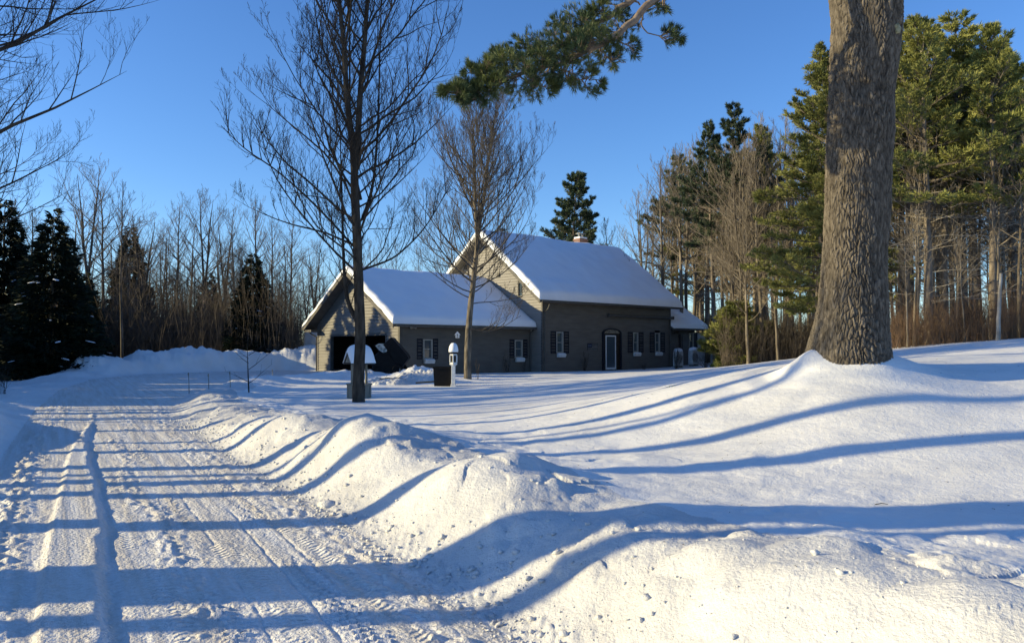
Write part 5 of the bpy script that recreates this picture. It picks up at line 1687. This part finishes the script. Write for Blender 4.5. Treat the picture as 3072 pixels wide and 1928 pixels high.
def plant(kind, u=None, d=None, vtop=None, H=None, label='', cat='tree', group=None, rz=None, wide=1.0, x=None, name=None):
    src, H0, nm = KINDS[kind]
    if x is None: x = (u - 512) / F * d
    z = gz(x, d)
    if H is None: H = CAMZ + (HOR - vtop) * d / F - z
    s = H / H0
    key = kind
    if key in proto:
        t = copy_tree(proto[key])
        t.location = (x, d, z - .03)
    else:
        t = make_tree(nm, src[0], src[1], (x, d, z - .03), label, cat, group, 0, 1, src[2] if len(src) > 2 else ())
        proto[key] = t
    if name: t.name = name
    t.scale = (s * wide, s * wide, s)
    t.rotation_euler = (0, 0, random.random() * 6.28 if rz is None else rz)
    t['label'] = label; t['category'] = cat
    if group: t['group'] = group
    elif 'group' in t: del t['group']
    return t


KINDS = {'b0': (BT[0], 12, 'bare_tree'), 'b1': (BT[1], 12, 'bare_tree'), 'b2': (BT[2], 12, 'bare_tree'), 'b3': (BT[3], 12, 'bare_tree'),
         'd0': (BTD[0], 12, 'bare_tree'), 'd1': (BTD[1], 12, 'bare_tree'), 'd2': (BTD[2], 12, 'bare_tree'), 'd3': (BTD[3], 12, 'bare_tree'),
         'h0': (HEM[0], 9, 'hemlock_tree'), 'h1': (HEM[1], 9, 'hemlock_tree'), 'pa': (PA, 13, 'pine_tree'), 'pb': (PB, 13, 'pine_tree'), 'pc': (PC, 16, 'pine_tree'),
         'pd': (PD, 2.8, 'pine_tree'), 'pe': (PE, 14, 'pine_tree'), 'pad': (PAd, 13, 'pine_tree')}
dx = lambda X: X * .42505     # 2409-wide view pixels to picture pixels
# left woods: evergreens
plant('h0', dx(120), 38.5, dx(490), label='large dark hemlock with snow clots, left of the snow heap', wide=1.12)
plant('h1', dx(5), 41, dx(470), label='dark hemlock cut by the left edge of the picture', wide=1.2)
plant('h1', dx(595), 47.5, dx(598), label='dark cone shaped hemlock left of the garage', wide=1.25)
plant('h1', dx(303), 56, dx(535), label='brownish evergreen behind the thin trees, left of centre in the left woods', wide=1.0)
plant('h0', dx(490), 60, dx(640), label='small evergreen top showing between the bare trees of the left woods')
plant('h0', dx(200), 46, dx(640), label='low dark hemlock right beside the largest hemlock')
plant('h1', dx(420), 64, dx(690), label='low evergreen deep in the left woods between bare trunks')
# left woods: bare trees with their own look
plant('d1', dx(290), 44, dx(425), label='slender bare tree with a dark thin trunk standing before the left woods', wide=.8)
plant('d2', dx(195), 50, dx(385), label='tallest many stemmed bare tree behind the large hemlock')
plant('d2', dx(480), 52, dx(445), label='broad crowned bare tree in the middle of the left woods', wide=1.05)
plant('d0', dx(605), 54, dx(468), label='bare tree rising behind the cone shaped hemlock')
LW = 'bare trees of the left woods'
ll = 'bare grey tree among the crowded trunks of the left woods'
k = 0
for (X, top) in ((235, 430), (345, 480), (385, 500), (415, 478), (450, 520), (520, 470), (550, 520), (640, 500), (690, 505), (735, 540), (150, 470), (70, 480), (20, 440), (320, 520), (265, 520), (570, 560), (665, 560), (715, 600), (760, 620), (800, 610)):
    k += 1
    plant('d%d' % (k % 4), dx(X), 50 + 12 * random.random(), dx(top + random.uniform(0, 30)), label=ll, group=LW, wide=random.uniform(.9, 1.35))
for k in range(60):
    u = random.uniform(-30, 340); d = random.uniform(48, 78)
    plant('d%d' % (k % 4), u, d, random.uniform(238, 305), label=ll, group=LW, wide=random.uniform(.9, 1.4))
# behind garage and house
BHl = 'bare tree top showing behind the snowy roofs'
for (X, top) in ((880, 560), (930, 565), (990, 590), (1040, 600), (840, 590), (1060, 560), (1430, 508), (1240, 560), (1180, 545)):
    plant('d%d' % (k % 4), dx(X), 66 + 8 * random.random(), dx(top), label=BHl, group='bare trees behind the house'); k += 1
plant('pc', dx(1345), 66, dx(386), label='lone dark pine with tiered branches behind the chimney', rz=.4)
plant('h1', dx(1180), 80, dx(538), label='tiny evergreen tip peeking over the main ridge')
# right woods, left of the big trunk
RW = 'bare trees of the right woods'
rl = 'sunlit bare tree in the woods right of the house'
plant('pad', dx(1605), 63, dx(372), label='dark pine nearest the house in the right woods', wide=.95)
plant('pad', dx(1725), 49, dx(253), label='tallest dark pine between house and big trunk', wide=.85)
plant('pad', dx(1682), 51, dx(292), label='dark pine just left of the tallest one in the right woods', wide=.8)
plant('pb', dx(1800), 51, dx(290), label='pine with browned crown half hidden by bare trees', wide=.85)
plant('pb', dx(1660), 62, dx(480), label='lower green pine behind the bare trunks above the young pine', wide=1.3)
plant('pd', dx(1725), 44, dx(725), label='bushy young pine at the edge of the woods right of the house', cat='tree', wide=1.15)
plant('pd', dx(1800), 46, dx(765), label='smaller bushy young pine right of the larger young pine')
plant('pd', dx(1685), 63, dx(750), label='half shaded young pine beside the hoop shelter')
plant('b3', dx(1510), 64, dx(440), label='pale bare tree nearest the house in the right woods', wide=1.1)
plant('b3', dx(1820), 48, dx(262), label='tall upright bare tree beside the green pine')
for (X, top, d) in ((1560, 470, 64), (1590, 450, 62), (1625, 420, 60), (1650, 380, 62), (1680, 400, 60), (1705, 350, 49), (1735, 330, 46), (1752, 400, 44), (1775, 310, 47), (1795, 345, 43), (1840, 300, 50), (1860, 400, 44), (1540, 520, 66), (1880, 420, 47), (1640, 500, 63), (1720, 480, 46), (1700, 520, 58), (1905, 460, 46), (1760, 520, 42), (1830, 520, 41)):
    plant('b%d' % (k % 4), dx(X), d, dx(top), label=rl, group=RW); k += 1
plant('pe', dx(1925), 34, dx(120), label='large sunlit green pine directly left of the big trunk', wide=1.05)
plant('pe', dx(1975), 40, dx(95), label='tall pine mostly hidden behind the big trunk')
# right of the big trunk
plant('pb', dx(2185), 31, dx(28), label='full green pine directly right of the big trunk', wide=1.05)
plant('pa', dx(2265), 33, dx(42), label='green pine in the middle of the right hand group', wide=1.15)
plant('pb', dx(2335), 31, dx(52), label='green pine right of the middle one, over the leaning stub', wide=1.0)
plant('pa', dx(2225), 36, dx(70), label='narrow green pine between the two nearest of the right hand group', wide=.8)
plant('pb', dx(2365), 37, dx(85), label='narrow sunlit pine behind the one over the leaning stub', wide=.75)
plant('pa', dx(2120), 34, dx(60), label='pine whose crown edge shows just beside the big trunk', wide=.8)
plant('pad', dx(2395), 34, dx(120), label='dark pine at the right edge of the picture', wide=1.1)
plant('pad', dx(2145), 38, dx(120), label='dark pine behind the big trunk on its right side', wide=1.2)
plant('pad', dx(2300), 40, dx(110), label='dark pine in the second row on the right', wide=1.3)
for (X, top, d) in ((2120, 420, 33), (2150, 480, 30), (2205, 400, 34), (2250, 430, 31), (2290, 500, 33), (2310, 330, 36), (2345, 300, 31), (2362, 200, 33), (2380, 250, 35), (2400, 320, 30), (2420, 200, 33), (2440, 260, 31), (2135, 560, 29), (2270, 560, 29)):
    plant('b%d' % (k % 4), dx(X), d, dx(top), label='sunlit slim bare tree in the woods right of the big trunk', group='bare trees right of the big trunk'); k += 1
for k in range(46):
    u = random.uniform(650, 1060); d = random.uniform(50, 78) if u < 790 else random.uniform(38, 60)
    plant('b%d' % (k % 4), u, d, random.uniform(120, 230), label='bare tree deep in the right woods', group='back rows of the right woods')


for k in range(34):
    u = random.uniform(893, 1040); d = random.uniform(31, 46)
    plant('b%d' % (k % 4), u, d, random.uniform(60, 200), label='thin upright trunk among the crowded stems right of the big trunk', group='thin trunks right of the big trunk', wide=random.uniform(.35, .65))
for k in range(26):
    u = random.uniform(722, 830); d = random.uniform(46, 62)
    plant('b%d' % (k % 4), u, d, random.uniform(120, 220), label='thin upright trunk among the crowded stems between house and big trunk', group='thin trunks between house and big trunk', wide=random.uniform(.45, .8))


# pale dead stub and bare snags, front right
def snag(u, d, vt, lean, r, label, limbs, seed, m='deadlimb'):
    p = on(u, d); h = CAMZ + (HOR - vt) * d / F - p.z; g = np.random.default_rng(seed)
    t = empty('dead_tree', (p.x, p.y, p.z - .1), label, 'tree')
    n = 9; pts = np.array([(lean * h * (i / n) ** 1.2 + g.normal() * .012, g.normal() * .012, h * i / n) for i in range(n + 1)])
    V, Fq = tubes([(pts, np.linspace(r * 1.2, r * (.75 if limbs == 0 else .18), n + 1))], lambda r_: 10)
    link('trunk', mesh_np('trunk', V, [Fq]), M[m], t)
    out = {}
    for k in range(limbs):
        z = h * (.22 + .7 * g.random()); az = g.choice((0, pi)) + g.normal() * .7
        grow(g, out, np.array((lean * h * (z / h) ** 1.2, 0, z)), unit(np.array((cos(az), sin(az), .25))), .8 + 1.2 * g.random(), .032, 1, 2, -.05, .16, (0, 5), (0, .4), (0, R(40)), None, .006)
    if limbs:
        V, Fq = tubes([q for l in out for q in out[l]], lambda r_: 5)
        link('limbs', mesh_np('limbs', V, [Fq]), M[m], t)


snag(dx(2347), 27.5, dx(635), .07, .065, 'pale leaning dead stub without branches, right of the big trunk', 0, 1)
snag(dx(2222), 32.5, dx(215), .025, .14, 'stout grey trunk with broken limb stubs, right of the big trunk', 22, 2, 'bark_pine')
snag(dx(2192), 32.0, dx(260), .04, .07, 'slim pale trunk just left of the stout one', 12, 3, 'bark_far')
snag(dx(2135), 32.5, dx(215), .02, .12, 'grey trunk with curled dead limbs close beside the big trunk', 22, 4, 'bark_pine')


# brush: nobody could count it
def brush(name, x0, x1, d0, d1, n, hmin, hmax, m, label, seed, band=None, lean=.12, r=.008):
    g = np.random.default_rng(seed); polys = []
    for k in range(n):
        u = g.uniform(x0, x1); d = d0 + (d1 - d0) * g.random() ** 1.3
        x = (u - 512) / F * d
        h = g.uniform(hmin, hmax)
        polys.append((x, d, h))
    xy = np.array(polys); zz = height(xy[:, 0], xy[:, 1], False)
    out = []
    for (x, y, h), z in zip(polys, zz):
        lean_ = lean * (.5 + 1.8 * g.random() ** 2); dr = np.array((g.normal() * lean_, g.normal() * lean_, 1.)); h = h * (.55 + .45 * g.random())
        p0 = np.array((x, y, z - .05)); p1 = p0 + dr * h * .5; p2 = p1 + (dr + g.normal(size=3) * .25) * h * .5
        out.append((np.array([p0, p1, p2]), np.array((r, r * .8, r * .4))))
        for b in range(3):
            t = .3 + .6 * g.random(); q = p0 + (p2 - p0) * t; dd = unit(dr + g.normal(size=3) * .7)
            out.append((np.array([q, q + dd * h * (.2 + .25 * g.random())]), np.array((r * .6, r * .3))))
    o = stuff_tubes(name, out, M[m], label, 'brush'); o['kind'] = 'stuff'
    return o


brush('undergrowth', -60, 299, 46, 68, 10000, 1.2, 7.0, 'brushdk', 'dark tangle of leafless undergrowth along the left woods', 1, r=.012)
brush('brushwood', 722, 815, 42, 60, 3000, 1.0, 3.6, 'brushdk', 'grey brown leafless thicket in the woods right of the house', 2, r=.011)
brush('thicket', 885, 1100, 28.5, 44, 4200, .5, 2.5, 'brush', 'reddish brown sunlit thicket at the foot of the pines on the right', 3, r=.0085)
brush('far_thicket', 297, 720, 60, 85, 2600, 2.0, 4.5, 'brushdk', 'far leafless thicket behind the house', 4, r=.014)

# ---- trees standing outside the picture on the left: their trunks throw the long stripes
SHl = 'bare tree outside the left edge throwing a long stripe of shadow'
tanz = math.tan(SUN_AZ)
TT_ = []
for i in range(2):
    o_, b_r = bare_tree(240 + i, 17, .14, crown0=.76, spread=.17, nmain=16, cn=(0, 5, 4), maxlev=2, ang=(30, 60), up=.3, wob=.09, minr=.009)
    g = np.random.default_rng(i); ex_ = {}
    for z_ in (5.2, 11.8): grow(g, b_r, np.array((0, 0, z_)), unit(np.array((g.normal(), g.normal(), .5))), 1.1, .012, 2, 3, .1, .12, (0, 0, 4), (0, 0, .5), (0, 0, R(42)), None, .006)
    TT_.append(tree_meshes('talltree%d' % i, o_, b_r, M['bark_dark'], M['twig']))
KINDS['t0'] = (TT_[0], 17, 'bare_tree'); KINDS['t1'] = (TT_[1], 17, 'bare_tree')
for i, (dg, w_, xt) in enumerate(((5.37, .36, -9.0), (4.64, .12, -12), (7.09, .165, -11), (8.53, .14, -13), (9.17, .18, -15), (9.66, .11, -17), (10.4, .15, -14),  (11.9, .13, -16), (13.0, .09, -17), (14.7, .11, -19), (16.8, .12, -18), (18.4, .13, -20),
                                  (20.5, .14, -21), (22.3, .15, -23), (21.4, .14, -19), (23.4, .14, -22), (24.3, .15, -24), (19.0, .15, -29), (20.0, .16, -31), (17.2, .13, -33), (21.9, .17, -28), (23.0, .2, -34), (25.2, .2, -26), (18.0, .15, -35))):
    xg = (127 - 512) / F * dg
    y = dg + (xt - xg) * tanz
    H = 7.6 if dg in (9.66, 9.17) else 16 + 2 * random.random()
    kk = i % 2
    plant('t%d' % kk, None, y, None, H, SHl, group='bare trees outside the picture', x=xt, wide=w_ / (.14 * .85) / (H / 17.0))
for (x, y, H) in ((-27, 17.5, 12), (-31, 20.5, 12), (-29, 14.2, 10.5)):
    plant('d%d' % (int(abs(x)) % 4), None, y, None, H, SHl, group='bare trees outside the picture', x=x)
# evergreens and trees further up on the left, shading the garage court
for (x, y, H) in ((-22.5, 21.0, 5.5), (-25, 19.5, 5.8), (-24, 24, 7.0), (-27, 27, 8), (-25, 30.5, 8), (-30, 33, 9.5), (-33, 29, 9), (-38, 34, 11), (-38, 47.5, 11.5), (-36, 25, 8), (-45, 30, 10), (-28, 22.5, 6.5), (-44, 48, 12)):
    plant('h%d' % (int(abs(x)) % 2), None, y, None, H, 'dark evergreen outside the left edge shading the garage court', group='evergreens outside the picture', x=x)
# the near bare tree whose boughs reach in at the upper left
o_, b_r = bare_tree(555, 12.5, .21, crown0=.16, spread=.46, nmain=140, cn=(0, 14, 8, 4), maxlev=4, ang=(12, 55), leaders=2, split=.35, up=.40, wob=.06, minr=.0034)
tm, cm = tree_meshes('edgetree', o_, b_r, M['bark_dark'], M['twig'])
make_tree('bare_tree', tm, cm, (-18.7, 20.0, gz(-18.7, 20.0)), 'near leafless tree whose fine boughs reach in from the upper left edge', 'tree', None, 1.0, 1.54)
